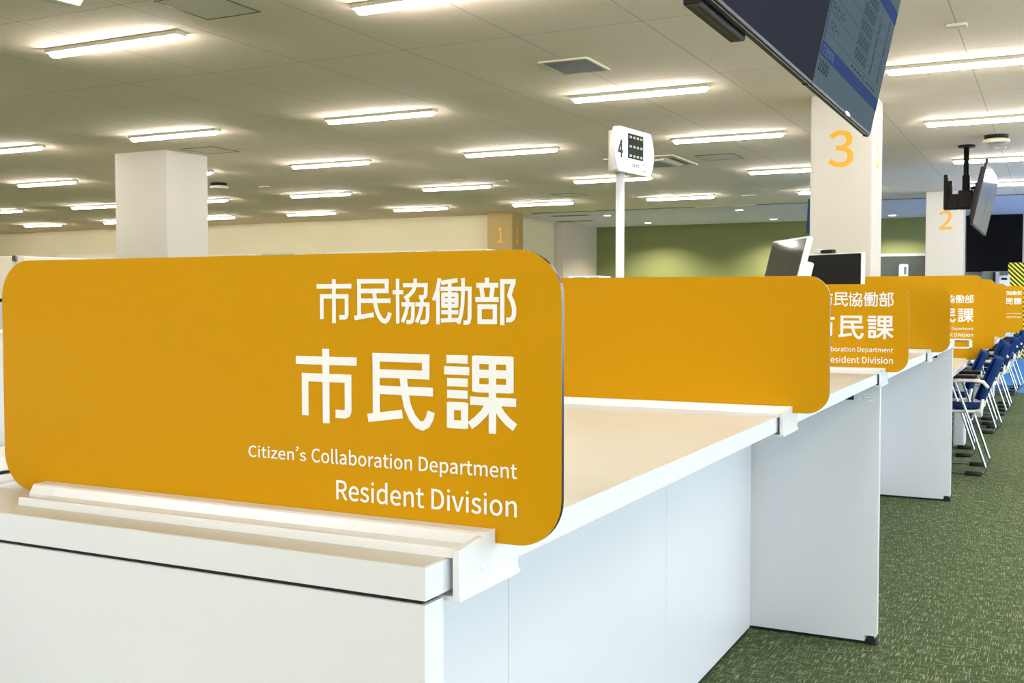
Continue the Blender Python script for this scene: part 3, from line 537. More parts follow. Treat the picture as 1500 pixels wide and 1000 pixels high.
# ------------------------------------------------------------------ ceiling fittings
def hatch(x0, x1, y0, y1, label):
    t = thing('ceiling_hatch', ((x0 + x1) / 2, (y0 + y1) / 2, CEIL), label, 'ceiling hatch')
    w = 0.012
    mb('trim').box(x0, x1, y0, y0 + w, CEIL - 0.006, CEIL).box(x0, x1, y1 - w, y1, CEIL - 0.006, CEIL).box(x0, x0 + w, y0 + w, y1 - w, CEIL - 0.006, CEIL).box(x1 - w, x1, y0 + w, y1 - w, CEIL - 0.006, CEIL).build('frame', t)
    mb('ceilplate').box(x0 + w, x1 - w, y0 + w, y1 - w, CEIL - 0.004, CEIL).build('cover', t)
hatch(-4.97, -4.53, 5.02, 5.50, 'square ceiling hatch with dark joint at the top left of the photo')
hatch(-4.13, -3.63, 13.45, 13.98, 'faint square ceiling hatch right of the cassette air conditioner')
hatch(-9.55, -9.05, 10.05, 10.55, 'faint square ceiling hatch just right of the plain column top')
hatch(-7.9, -7.4, 17.3, 17.8, 'faint small ceiling hatch far back above the ochre column')

t = thing('ceiling_vent', (-3.38, 7.86, CEIL), 'rectangular white-framed ceiling grille between the tube lights', 'ceiling vent')
x0, x1, y0, y1 = -3.59, -3.18, 7.61, 8.105
b = mb('ceilwhite'); w = 0.022
b.box(x0, x1, y0, y0 + w, CEIL - 0.014, CEIL).box(x0, x1, y1 - w, y1, CEIL - 0.014, CEIL).box(x0, x0 + w, y0 + w, y1 - w, CEIL - 0.014, CEIL).box(x1 - w, x1, y0 + w, y1 - w, CEIL - 0.014, CEIL).build('frame', t)
b = mb('grille')
for k in range(18): xx = x0 + w + 0.0105 + k * 0.0205; b.box(xx - 0.003, xx + 0.003, y0 + w, y1 - w, CEIL - 0.012, CEIL - 0.002)
for k in range(22): yy = y0 + w + 0.0105 + k * 0.0205; b.box(x0 + w, x1 - w, yy - 0.0025, yy + 0.0025, CEIL - 0.0112, CEIL - 0.003)
b.build('grid', t)
mb('grilledark').box(x0 + w, x1 - w, y0 + w, y1 - w, CEIL - 0.0018, CEIL).build('backing', t)

t = thing('air_conditioner', (-4.81, 13.75, CEIL), 'square cassette air conditioner in the ceiling behind the number 4 board', 'air conditioner')
x0, x1, y0, y1 = -5.28, -4.34, 13.2, 14.3
b = mb('ceilwhite').box(x0, x1, y0, y1, CEIL - 0.02, CEIL, bev=0.008)
b.prism([(x0 + 0.14, CEIL - 0.02), (x1 - 0.14, CEIL - 0.02), (x1 - 0.2, CEIL - 0.045), (x0 + 0.2, CEIL - 0.045)], y0 + 0.2, y1 - 0.2, axis='y')
b.build('panel', t)
b = mb('grilledark')
b.box(x0 + 0.2, x1 - 0.2, y0 + 0.09, y0 + 0.14, CEIL - 0.022, CEIL - 0.018).box(x0 + 0.2, x1 - 0.2, y1 - 0.14, y1 - 0.09, CEIL - 0.022, CEIL - 0.018)
b.box(x0 + 0.06, x0 + 0.11, y0 + 0.2, y1 - 0.2, CEIL - 0.022, CEIL - 0.018).box(x1 - 0.11, x1 - 0.06, y0 + 0.2, y1 - 0.2, CEIL - 0.022, CEIL - 0.018)
b.build('louver', t)
b = mb('grille')
for k in range(14): yy = y0 + 0.27 + k * 0.042; b.box(x0 + 0.24, x1 - 0.24, yy, yy + 0.02, CEIL - 0.05, CEIL - 0.045)
b.build('intake_grille', t)

def ring(x, y, label):
    t = thing('ceiling_speaker', (x, y, CEIL), label, 'ceiling speaker')
    mb('black').lathe([(0.11, CEIL - 0.04), (0.125, CEIL - 0.035), (0.13, CEIL - 0.008), (0.13, CEIL)], x, y).build('housing', t)
    rm = mb('ceilwhite').lathe([(0.095, CEIL - 0.088), (0.130, CEIL - 0.088), (0.142, CEIL - 0.076), (0.140, CEIL - 0.050), (0.11, CEIL - 0.040)], x, y).build('rim', t)
    mb('grille').lathe([(0.02, CEIL - 0.0895), (0.092, CEIL - 0.0895), (0.094, CEIL - 0.0875)], x, y).build('centre_disc', rm)
ring(-0.61, 13.3, 'round black and white ceiling fitting above the far hanging displays')
ring(-11.83, 13.3, 'round black and white ceiling fitting right of the plain column')
for (x, y, sx, sy, lab) in ((-0.61, 7.82, 0.065, 0.035, 'small white rectangular ceiling sensor at the upper right'), (-0.62, 14.35, 0.07, 0.05, 'small pale ceiling sensor plate just behind the round fitting'),
                            (-8.15, 14.47, 0.05, 0.05, 'small round-edged ceiling sensor, left of a pair beyond the tube lights'), (-7.65, 14.93, 0.09, 0.05, 'small flat ceiling plate, right of a pair beyond the tube lights'),
                            (-4.84, 19.0, 0.12, 0.06, 'faint small ceiling plate near the joint strip'), (-11.5, 14.0, 0.08, 0.05, 'small dark ceiling sensor beside the plain column')):
    s = mb('ceilwhite').box(x - sx, x + sx, y - sy, y + sy, CEIL - 0.02, CEIL, bev=0.006).build('ceiling_sensor', origin=(x, y, CEIL)); tag(s, lab, 'ceiling sensor')
for k, (x, y) in enumerate(((-9.55, 21.9), (-10.1, 23.5))):
    t = thing('air_slot', (x, y, CEIL), ('slot diffuser in the grey ceiling, nearer one beside the ochre column', 'slot diffuser in the grey ceiling, farther one near the grey wall')[k], 'ceiling vent')
    mb('grille').box(x - 0.45, x + 0.45, y - 0.12, y + 0.12, CEIL - 0.008, CEIL).build('frame', t)
    mb('grilledark').box(x - 0.42, x + 0.42, y - 0.07, y - 0.02, CEIL - 0.01, CEIL - 0.007).box(x - 0.42, x + 0.42, y + 0.02, y + 0.07, CEIL - 0.01, CEIL - 0.007).build('slot', t)

# downlights over the green wall
DL = [(-8.76, 22.16, 'round downlight left of the number board pole, nearer of two'), (-8.74, 24.75, 'round downlight right of the number board pole, close to the green wall'),
      (-5.80, 22.0, 'round downlight between the pole and the number 3 column, nearer of two'), (-5.77, 24.9, 'round downlight close to the green wall, left of the number 3 column'),
      (-3.19, 24.9, 'round downlight between the number 3 and number 2 columns')]
for x, y, lab in DL:
    t = thing('downlight', (x, y, CEIL), lab, 'downlight', 'downlights before the green wall')
    mb('ceilwhite').lathe([(0.075, CEIL - 0.012), (0.105, CEIL - 0.010), (0.11, CEIL)], x, y).build('rim', t)
    mb('spotlamp').lathe([(0.03, CEIL - 0.0155), (0.078, CEIL - 0.0135), (0.078, CEIL - 0.0118)], x, y).build('lens', t)
    l = bpy.data.lights.new('downlight_beam', 'SPOT'); l.energy = 650 if y > 24 else 500; l.color = (1.0, 0.90, 0.70); l.spot_size = math.radians(140); l.spot_blend = 0.7; l.shadow_soft_size = 0.06
    lo = bpy.data.objects.new('downlight_beam', l); COL.objects.link(lo); lo.location = (x, y, CEIL - 0.03)
    lo.parent = t; lo.location = (0, 0, -0.03)

# ------------------------------------------------------------------ high counters
XE = -0.530; XBACK = -1.270; ZT = 0.950; TH = 0.033; GAP = 0.0045
ZP = ZT - TH - GAP
def counter(y0, y1, label, fronts, seams, extend=True):
    t = thing('service_counter', (XE - 0.37, (y0 + y1) / 2, 0), label, 'counter')
    tp = mb('white').box(XBACK, XE, y0, y1, ZT - TH, ZT - 0.0012).build('worktop', t)
    mb('wood').box(XBACK, XE - 0.0012, y0 + 0.0012, y1, ZT - 0.0012, ZT).build('laminate_surface', tp)
    mb('cabgrey').box(XBACK - 0.012, XBACK, y0 + 0.05, y1, ZT - TH, ZT + 0.004, bev=0.003).build('rear_edge_strip', tp)
    for (yf, xl, foot) in fronts:
        p = mb('white').prism([(xl, 0.012), (XE - 0.041, 0.012), (XE - 0.041, 0.032), (XE - 0.009, 0.032), (XE - 0.009, 0.024), (XE - 0.001, 0.034), (XE - 0.001, ZP), (xl, ZP)], yf, yf + 0.036, axis='y')
        p = p.build('end_panel', t)
        mb('gap').box(xl, XE - 0.006, yf + 0.004, yf + 0.032, ZP, ZT - TH).build('shadow_gap', p)
        fb = mb('rubber').box(XE - 0.036, XE - 0.004, yf + 0.002, yf + 0.034, 0.0, 0.026, bev=0.003)
        fb.lathe([(0.018, 0.0), (0.018, 0.012)], XE - 0.018, yf + 0.018)
        fb.build('foot', p)
        mb('rubber').box(xl, XE - 0.03, yf + 0.006, yf + 0.030, 0.0, 0.0125).build('base_shade_strip', p)  # dark strip standing in for the shadow in the gap below the panel
    zs = [seams[0]] + seams[1:]
    for a, c in zip(zs, zs[1:]):
        mb('white').box(-0.990, -0.969, a + 0.001, c - 0.001, 0.012, ZT - TH, bev=0.0012).build('modesty_panel', t)
    mb('rubber').box(-0.985, -0.974, seams[0], seams[-1], 0.0, 0.0125).build('base_shade_strip', t)  # same painted floor-gap shade below the modesty panels
    return t
c1 = counter(0.875, 3.868, 'nearest white service counter with pale wood top under the first two ochre signs', [(0.875, -1.25, True)], [0.912, 1.921, 2.911, 3.868])
c2 = counter(3.870, 6.985, 'second white service counter, its white end panels standing before the chairs', [(3.890, -0.975, True), (6.877, -1.25, True)], [3.928, 4.9, 5.9, 6.876])
for yf in (3.890, 6.877):
    dx = 0.0
    s = mb('plastic').box(-0.602, -0.550, yf - 0.0012, yf, H - 0.356, H - 0.330)
    s.m('paletext')
    for k in range(4):
        for j in range(5):
            if (k * 3 + j) % 7 < 5: s.box(-0.599 + j * 0.0096, -0.599 + j * 0.0096 + 0.0075, yf - 0.0018, yf - 0.0011, H - 0.337 - k * 0.0055, H - 0.334 - k * 0.0055)
    o = s.build('spec_sticker', c2); o['label'] = 'small white sticker with faint grey print'
    n = mb('gap').prism([(-0.648, H - 0.352), (-0.617, H - 0.352), (-0.617, H - 0.328)], yf - 0.0014, yf - 0.0002, axis='y').build('cable_notch', c2)
    n['label'] = 'black notch under the top'

# ------------------------------------------------------------------ ochre signs on the counters
def sign(ylip, yface, right, label, text, rail_x=(-1.181, -1.142), cap=True, loop=False, zoff=0.0, width=SW):
    left = right - width
    t = thing('partition_sign', ((left + right) / 2, yface, ZT), label, 'sign', None)
    z0, z1 = ZT + zoff, ZT + zoff + SH
    p = mb('orange').prism(rrect(left, right, z0, z1, 0.050, 10), yface, yface + 0.006, axis='y', side='edge').build('panel', t)
    if text: lettering(t, yface, right, zoff)
    xr = XE + 0.0055
    # channel rail: lip, floor, ridge, back wall
    prof = [(ylip, ZT), (ylip, ZT + 0.0075), (ylip + 0.002, ZT + 0.0095), (ylip + 0.007, ZT + 0.0095), (ylip + 0.009, ZT + 0.0075), (ylip + 0.011, ZT + 0.0035),
            (yface - 0.030, ZT + 0.0035), (yface - 0.026, ZT + 0.010), (yface - 0.024, ZT + 0.0135), (yface - 0.020, ZT + 0.0150), (yface - 0.001, ZT + 0.0150), (yface - 0.001, ZT)]
    r = mb('white_gloss').prism(prof, rail_x[1], xr, axis='x')
    r.prism([(yface - 0.030, ZT)] + prof[6:], rail_x[0], rail_x[1] - 0.0005, axis='x')
    r.box(rail_x[1], xr, yface + 0.007, yface + 0.046, ZT, ZT + 0.004).box(rail_x[1], xr, yface + 0.007, yface + 0.011, ZT, ZT + 0.016)
    rail = r.build('clamp_rail', t)
    if cap:
        # end bracket wrapping the counter edge
        pr = [(ylip, ZT - 0.040), (ylip, ZT + 0.008), (ylip + 0.012, ZT + 0.0095), (yface - 0.028, ZT + 0.0125), (yface - 0.022, ZT + 0.0155), (yface - 0.0012, ZT + 0.0155), (yface - 0.0012, ZT + 0.0005),
              (yface + 0.053, ZT + 0.0005), (yface + 0.053, ZT - 0.040)]
        e = mb('white_gloss').prism(pr, XE + 0.006, XE + 0.013, axis='x')
        e.box(XE - 0.026, XE + 0.0150, ylip - 0.0006, yface + 0.0537, ZT - 0.0425, ZT - 0.0380)
        e = e.build('end_bracket', t)
        sc = mb('plastic').tube([(XE + 0.0128, (ylip + yface) / 2 + 0.01, ZT - 0.018), (XE + 0.0138, (ylip + yface) / 2 + 0.01, ZT - 0.018)], 0.004, 14).build('screw', e)
    if loop:
        zt, zb = H - 0.238, H - 0.296
        e = mb('white_gloss').box(XE, XE + 0.100, ylip, ylip + 0.05, zt - 0.009, zt, bev=0.002).box(XE, XE + 0.100, ylip, ylip + 0.05, zb, zb + 0.009, bev=0.002).box(XE + 0.085, XE + 0.100, ylip, ylip + 0.05, zb, zt, bev=0.002)
        e = e.build('end_bracket', t)
    return t
sign(0.917, 0.995, -0.442, 'nearest large ochre sign with white Japanese and English lettering on the front counter', True)
sign(2.335, 2.430, -0.438, 'plain ochre sign without lettering, second from the front on the nearest counter', False)
sign(3.815, 3.925, -0.444, 'second lettered ochre sign, its white Japanese text cut off by the plain sign before it', True)
sign(5.370, 5.480, -0.436, 'plain ochre sign without lettering on the second counter, fourth from the front', False)
sign(6.905, 6.955, -0.376, 'third lettered ochre sign, above a white loop bracket at the counter end', True, cap=False, loop=True)

# ------------------------------------------------------------------ low counters with tall ochre partitions
XLO = -0.585; ZLO = 0.72
LY = [7.20, 9.60, 12.0, 14.4, 16.8, 19.2, 21.0]
NM = ['nearest', 'second', 'third', 'fourth', 'fifth', 'sixth']
for i in range(6):
    y0, y1 = LY[i], LY[i + 1] - 0.004
    t = thing('low_counter', (-1.0, (y0 + y1) / 2, 0), 'low white-edged sitting counter with silver legs, %s along the row of blue chairs' % NM[i], 'counter', 'low counters along the chairs')
    tp = mb('white').box(-1.36, XLO, y0, y1, ZLO - 0.03, ZLO - 0.0012, bev=0.0).build('worktop', t)
    mb('wood').box(-1.36, XLO - 0.0012, y0, y1, ZLO - 0.0012, ZLO).build('laminate_surface', tp)
    for yy in (y0 + 0.02, y1 - 0.10):
        mb('legwhite').box(-0.72, -0.635, yy, yy + 0.08, 0.0, ZLO - 0.03, bev=0.012).build('leg', t)
    mb('white').box(-1.2, -1.18, y0 + 0.02, y1 - 0.02, 0.1, ZLO - 0.03).build('modesty_panel', t)
PS = [(9.30, 'tall plain ochre partition, largest and nearest beyond the lettered signs'), (11.32, 'tall plain ochre partition, second in the overlapping row'),
      (14.70, 'tall plain ochre partition, third in the overlapping row'), (17.0, 'farthest ochre partition with small white lettering beside the hazard stripes')]
for k, (y, lab) in enumerate(PS):
    t = thing('partition_sign', (-0.95, y, ZLO), lab, 'sign')
    rt = (-0.505, -0.507, -0.530, -0.391)[k]
    z1 = H + (0.182, 0.182, 0.182, 0.176)[k]
    mb('orange').prism(rrect(rt - 0.93, rt, ZLO, z1, 0.055, 8), y, y + 0.008, axis='y', side='edge').build('panel', t)
    mb('white_gloss').box(-1.35, XLO - 0.03, y - 0.03, y - 0.002, ZLO, ZLO + 0.012).build('clamp_rail', t)
    if k == 3: lettering(t, y, rt, 0.0, ((1.18, 0.078), (1.14, -0.038), (1.0, -0.214), (1.0, -0.262)), 0.026)

# ------------------------------------------------------------------ chairs
def make_chair():
    t = thing('armchair', (0, 0, 0), 'chair', 'chair')
    for s in (-1, 1):
        y = s * 0.235
        pts = [(-0.52, y, 0.016), (-0.04, y, 0.016), (-0.018, y, 0.022), (-0.006, y, 0.04), (-0.010, y, 0.07), (-0.11, y, 0.37), (-0.205, y, 0.635), (-0.212, y, 0.652)]
        fr = mb('chrome').tube(pts, 0.0092, 8)
        fr.tube([(-0.52, y, 0.016), (-0.525, y, 0.03), (-0.40, y * 0.96, 0.40)], 0.0085, 8)
        fr = fr.build('side_frame', t)
        mb('rubber').tube([(-0.135, y, 0.013), (-0.03, y, 0.013)], 0.0165, 8).build('glide', fr)
        mb('rubber').tube([(-0.50, y, 0.013), (-0.43, y, 0.013)], 0.0165, 8).build('glide', fr)
        ar = mb('shell').tube([(-0.245, y, 0.635), (-0.20, y, 0.648), (-0.10, y, 0.652), (-0.03, y * 0.97, 0.64), (0.0, y * 0.93, 0.60)], [0.014, 0.016, 0.015, 0.013, 0.012], 8).build('armrest', t)
        mb('black').box(-0.26, -0.07, y - 0.026, y + 0.026, 0.662, 0.688, bev=0.010).build('arm_pad', ar)
    mb('chrome').tube([(-0.11, -0.235, 0.37), (-0.11, 0.235, 0.37)], 0.009, 8).build('cross_bar', t)
    mb('chrome').tube([(-0.40, -0.225, 0.40), (-0.40, 0.225, 0.40)], 0.009, 8).build('cross_bar', t)
    def sheet(prof, hw, th, n=10, curve=0.0):
        rows_t, rows_b = [], []
        return None
    def slab(bld, rows, th, hw, dish, rad=0.05):
        """rows: centre line (x,z, nx,nz); a cushion skin with rounded edges"""
        loops = []
        n = 8
        for i, (x, z, nx, nz, w) in enumerate(rows):
            ring = []
            for k in range(n + 1):
                u = -1 + 2 * k / n
                d = dish * u * u
                e = th * 0.5 * (1 - abs(u) ** 6 * 0.7)
                ring.append((x + nx * (d + e), u * w, z + nz * (d + e)))
            for k in range(n, -1, -1):
                u = -1 + 2 * k / n
                d = dish * u * u
                e = th * 0.5 * (1 - abs(u) ** 6 * 0.7)
                ring.append((x + nx * (d - e), u * w, z + nz * (d - e)))
            loops.append([bld.bm.verts.new(p) for p in ring])
        fs = []
        for a, b in zip(loops, loops[1:]):
            m_ = len(a)
            for k in range(m_):
                f = bld.bm.faces.new((a[k], a[(k + 1) % m_], b[(k + 1) % m_], b[k])); f.smooth = True; fs.append(f)
        fs += [bld.bm.faces.new(loops[0][::-1]), bld.bm.faces.new(loops[-1])]
        bld._set(fs); return bld
    seat = [(-0.47, 0.428, 0, 1, 0.19), (-0.455, 0.432, 0, 1, 0.205), (-0.35, 0.430, 0, 1, 0.222), (-0.2, 0.422, 0, 1, 0.222), (-0.08, 0.424, 0, 1, 0.20), (-0.045, 0.43, 0, 1, 0.165)]
    sh = slab(mb('shell'), seat, 0.030, 0.22, 0.012).build('seat_shell', t)
    slab(mb('navy'), [(x * 0.97 - 0.01, z + 0.026, a, b, w * 0.93) for x, z, a, b, w in seat], 0.030, 0.2, 0.010).build('seat_cushion', t)
    nx, nz = -0.93, 0.36
    back = [(-0.035, 0.50, nx, nz, 0.17), (-0.025, 0.53, nx, nz, 0.205), (0.005, 0.61, nx, nz, 0.222), (0.045, 0.71, nx, nz, 0.222), (0.068, 0.765, nx, nz, 0.205), (0.078, 0.79, nx, nz, 0.165)]
    slab(mb('navy'), back, 0.022, 0.22, 0.03).build('back_shell', t)
    slab(mb('navy'), [(x - 0.020, z + 0.008, a, b, w * 0.97) for x, z, a, b, w in back], 0.030, 0.2, 0.03).build('back_cushion', t)
    mb('shell').tube([(-0.07, -0.19, 0.425), (-0.045, -0.19, 0.44), (-0.032, -0.19, 0.52)], 0.010, 8).build('back_hinge', t)
    mb('shell').tube([(-0.07, 0.19, 0.425), (-0.045, 0.19, 0.44), (-0.032, 0.19, 0.52)], 0.010, 8).build('back_hinge', t)
    return t
ch0 = make_chair()
CH = [(8.20, -0.390), (9.12, -0.530), (10.72, -0.425), (11.46, -0.480), (12.41, -0.405), (13.32, -0.410), (15.03, -0.397), (15.95, -0.360)]
CN = ['nearest the viewer', 'second from viewer, pushed farther in', 'third from the viewer', 'fourth from the viewer', 'fifth from the viewer', 'sixth from the viewer', 'second from the far end', 'at the far end']
for k, (y, x) in enumerate(CH):
    lab = 'navy chair with chrome sled legs at the low counter, ' + CN[k]
    if k == 0: ch0.location = (x, y, 0); ch0['label'] = lab; ch0['group'] = 'navy chairs along the low counter'; c = ch0
    else: c = copy_tree(ch0, (x, y, 0), lab, 'navy chairs along the low counter')
    c.rotation_euler = (0, 0, math.radians((0, 3, -3, 4, -2, 3, 0, -3)[k]))

struct(mb('bluemat').box(-3.0, XR - 0.05, 15.28, YB - 0.1, -0.01, 0.002).build('floor_blue'), 'bright blue carpet area beyond the last chairs')

# ------------------------------------------------------------------ far end of the aisle
hz = mb('hazard').box(-0.842, -0.520, 24.0, 24.30, 0.0, H + 0.72, bev=0.01).build('hazard_post', origin=(-0.68, 24.15, 0))
tag(hz, 'square post wrapped in yellow and black hazard stripes at the far right', 'post')
t = thing('locker_shelf', (-1.1, 25.5, 0), 'grey shelving with green uprights under the black wall panel', 'shelf')
mb('locker').box(-1.40, -0.80, 25.45, 25.8, 0.05, H + 0.585).build('carcass', t)
for x in (-1.30, -1.02, -0.83): mb('leaf').box(x, x + 0.04, 25.42, 25.452, 0.05, H + 0.57).build('upright', t)
mb('black').box(-1.19, -1.15, 25.42, 25.452, 0.4, H + 0.57).build('divider', t)
mb('cabgrey').box(-1.13, -1.06, 25.43, 25.452, 0.4, H + 0.57).build('shelf_door', t)
t = thing('ticket_machine', (-0.85, 22.6, 0), 'white ticket machine with a black slot before the hazard striped post', 'ticket machine')
x0, x1 = -0.935, -0.765
mb('plastic').prism([(22.45, 0.0), (22.45, 1.61), (22.50, H + 0.435), (22.75, H + 0.435), (22.75, 0.0)], x0, x1, axis='x').build('body', t)
mb('black').box(x0 + 0.035, x1 - 0.035, 22.440, 22.452, 1.555, 1.595).build('slot', t)

t = thing('low_partition', (-2.75, 20.02, 0), 'slate panel with white top rail standing between the 3 and 2 columns', 'partition')
mb('greypanel').box(-3.6, -1.995, 20.0, 20.04, 0.0, H + 0.735).build('panel', t)
mb('white').box(-3.6, -1.995, 19.98, 20.06, H + 0.735, H + 0.785, bev=0.004).build('top_rail', t)
t = thing('wall_dispenser', (-2.355, 19.95, H + 0.5), 'small white rounded dispenser fixed on the slate partition', 'dispenser')
mb('plastic').prism(rrect(-2.43, -2.28, H + 0.30, H + 0.60, 0.035, 6), 19.92, 19.998, axis='y').build('casing', t)
mb('greytext').box(-2.345, -2.305, 19.915, 19.921, H + 0.42, H + 0.55, bev=0.002).build('window', t)

# ------------------------------------------------------------------ number board 4 on its pole
def board(b_local):
    """rounded number board in local coordinates: x along the board, y to its back, z up, centred"""
    W, Hh = 0.150, 0.076
    pts = []
    n = 14
    for k in range(n + 1):      # right bulging side
        a = -1 + 2 * k / n; pts.append((W * (0.86 + 0.14 * (1 - a * a)) , a * (Hh - 0.012)))
    pts += [(W * 0.845, Hh - 0.006), (W * 0.815, Hh - 0.002), (W * 0.77, Hh), (-W * 0.77, Hh), (-W * 0.815, Hh - 0.002), (-W * 0.845, Hh - 0.006)]
    for k in range(n + 1):
        a = 1 - 2 * k / n; pts.append((-W * (0.86 + 0.14 * (1 - a * a)), a * (Hh - 0.012)))
    pts += [(-W * 0.845, -Hh + 0.006), (-W * 0.815, -Hh + 0.002), (-W * 0.77, -Hh), (W * 0.77, -Hh), (W * 0.815, -Hh + 0.002), (W * 0.845, -Hh + 0.006)]
    return pts
ANG = math.radians(90 - 6.7)
def number_board(loc, label, full):
    t = local_thing('number_board', loc, (0, 0, ANG), label, 'number display')
    mb('plastic').prism(board(None), -0.008, 0.012, axis='y').build('front_panel', t)
    mb('ivory').box(-0.075, 0.115, 0.012, 0.058, -0.072, 0.070, bev=0.004).build('back_box', t)
    if full:
        zf = -0.0088
        vs, fs = glyph('4', 0.010, 6)
        v4 = fit((vs, fs), -0.128, -0.092, -0.030, 0.030)
        mb('black').poly(v4[0], v4[1], lambda v: (v[0], zf, v[1])).build('numeral', t, fixn=False)
        s = mb('lcd').box(-0.053, 0.060, zf - 0.001, -0.007, -0.026, 0.058).build('screen', t)
        b = mb('segment')
        for r in range(3):
            for c in range(4): b.box(-0.045 + c * 0.027, -0.029 + c * 0.027, zf - 0.0017, zf - 0.0008, 0.043 - r * 0.032, 0.051 - r * 0.032)
        b.build('segments', s)
        g = mb('greytext')
        for k in range(4):
            g.box(-0.022 + k * 0.014, -0.012 + k * 0.014, zf - 0.0004, zf, -0.046, -0.043).box(-0.022 + k * 0.014, -0.012 + k * 0.014, zf - 0.0004, zf, -0.052, -0.0495).box(-0.0185 + k * 0.014, -0.0165 + k * 0.014, zf - 0.0004, zf, -0.053, -0.042)
        g.build('caption', t)
        mb('greytext').box(-0.066, -0.060, zf - 0.0004, zf, -0.036, -0.030).box(0.066, 0.072, zf - 0.0004, zf, -0.041, -0.035).build('screw', t)
        mb('red').box(0.058, 0.082, zf - 0.0004, zf, -0.064, -0.060).build('red_mark', t)
    return t
NB = (-1.32 + math.sin(math.radians(6.7)) * 0.022, 3.55 + math.cos(math.radians(6.7)) * 0.022, H + 0.508)
nb = number_board(NB, 'white number 4 display board with dark screen on a tall white pole', True)
zz = NB[2]
mb('plastic').tube([(-0.030, 0.034, -0.065), (-0.030, 0.034, 0.02 - zz)], 0.0148, 16).lathe([(0.16, -zz), (0.16, 0.012 - zz), (0.03, 0.024 - zz)], -0.030, 0.034).build('pole', nb)
NB2 = (-3.535, 3.03, H + 1.160 + 0.086)
nb2 = number_board(NB2, 'white rounded board just showing its lower edge at the top left', False)
mb('plastic').tube([(0.0, 0.034, 0.06), (0.0, 0.034, CEIL - NB2[2])], 0.0148, 16).build('hanger', nb2)

# ------------------------------------------------------------------ hanging displays
TILT = math.radians(12)
DW, DH, DT = 1.312, 0.74, 0.030
def display(y0, label, on, zb=H + 0.737, xb=-0.762):
    # local: x along +Y of the hall, y = away from the viewer's side (into the back), z up the panel
    t = local_thing('hanging_display', (xb, y0, zb), (0, 0, PI / 2), label, 'display')
    R = Matrix.Rotation(-TILT, 4, 'X') if False else Matrix.Rotation(TILT, 4, 'X')
    def bl(b, name, parent=t):
        for v in b.bm.verts: v.co = (R @ v.co)
        o = b.build(name, parent); return o
    bl(mb('black').box(0, DW, 0.0, DT, 0, DH, bev=0.003).box(0.10, DW - 0.10, DT, DT + 0.035, 0.08, DH - 0.08, bev=0.008), 'casing')
    bl(mb('bezel').box(0.004, DW - 0.004, 0.006, DT - 0.004, -0.004, 0.0005).box(DW - 0.03, DW - 0.006, 0.003, DT - 0.004, -0.007, -0.0035), 'lower_trim')
    if on: bl(mb('letter').prism([(0.70 + 0.055 * math.cos(2 * PI * k / 16), 0.008 + 0.0075 * math.sin(2 * PI * k / 16)) for k in range(16)], -0.003, 0.001, axis='y'), 'sensor_window')
    s = bl(mb('ui_bg' if on else 'matte_screen').box(0.008, DW - 0.008, -0.0012, 0.001, 0.012, DH - 0.010), 'screen')
    if on:
        zf = -0.0018
        def rect(m_, u0, u1, v0, v1, nm, d=0.0):
            bl(mb(m_).box(u0, u1, zf - 0.0004 - d, zf - d, v0, v1), nm, s)
        rect('ui_blue', 0.008, DW - 0.008, 0.110, 0.158, 'footer_bar')
        rect('ui_blue', 0.62, DW - 0.008, 0.490, 0.545, 'header_bar')
        rect('ui_blue', 0.010, 0.024, 0.165, 0.262, 'side_bar'); rect('ui_blue', 0.010, 0.024, 0.268, 0.60, 'side_bar')
        for v in (0.195, 0.262, 0.318, 0.374, 0.430): rect('ui_grey', 0.03, DW - 0.02, v - 0.001, v, 'row_rule')
        def put(vf, u0, u1, v0, v1, m_, nm):
            vs, fs = fit(vf, u0, u1, v0, v1)
            b = mb(m_).poly(vs, fs, lambda q: (q[0], zf - 0.0012, q[1])); bl(b, nm, s)
        for k, v in enumerate((0.211, 0.267, 0.324, 0.380, 0.436)):
            put(digits('00000', 0.006), 0.575, 0.835, v, v + 0.043, 'ui_grey', 'waiting_number')
            put(digits('1' if k == 4 else '0', 0.006), 0.938 + (0.01 if k == 4 else 0), 0.938 + (0.03 if k == 4 else 0.042), v, v + 0.043, 'ui_grey', 'waiting_count')
            put(digits('0', 0.006), 1.15, 1.192, v, v + 0.043, 'ui_grey' if k < 3 else 'ui_green', 'queue_count')
        put(textmesh('パスポート'), 0.045, 0.232, 0.205, 0.243, 'ui_ink', 'row_name')
        put(textmesh('マイナンバー'), 0.040, 0.294, 0.264, 0.303, 'ui_ink', 'row_name')
        put(digits('1000', 0.006), 0.015, 0.185, 0.058, 0.100, 'ui_ink', 'number_text')
        put(textmesh('交通情報'), 0.03, 0.235, 0.116, 0.152, 'ui_pale', 'footer_text')
        for k in range(9):
            u = 0.56 + k * 0.066 + (0.03 if k > 4 else 0)
            if k == 4: put(digits('8', 0.0), u + 0.01, u + 0.035, 0.160, 0.194, 'ui_ink', 'divider_mark')
            else: rect('ui_ink', u, u + 0.042, 0.172, 0.178, 'dash', 0.0004)
    return t, bl
d1, bl1 = display(2.520, 'large dark switched-off display hanging at the top, left of the lit one', False)
d2, bl2 = display(3.838, 'large lit display with rows of numbers hanging at the top right', True)
for d, b, y0 in ((d1, bl1, 2.520), (d2, bl2, 3.838)):
    m_ = mb('blackmetal').box(0.50, 0.82, DT + 0.035, DT + 0.075, 0.22, 0.52, bev=0.006); b(m_, 'mount_plate', d)
    cz = CEIL - (H + 0.737)
    mb('blackmetal').tube([(0.66, 0.14, 0.36), (0.66, 0.14, cz)], 0.028, 14).lathe([(0.085, cz - 0.02), (0.085, cz)], 0.66, 0.14).box(0.60, 0.72, -0.03, 0.17, 0.36, 0.46, bev=0.01).build('ceiling_pole', d)
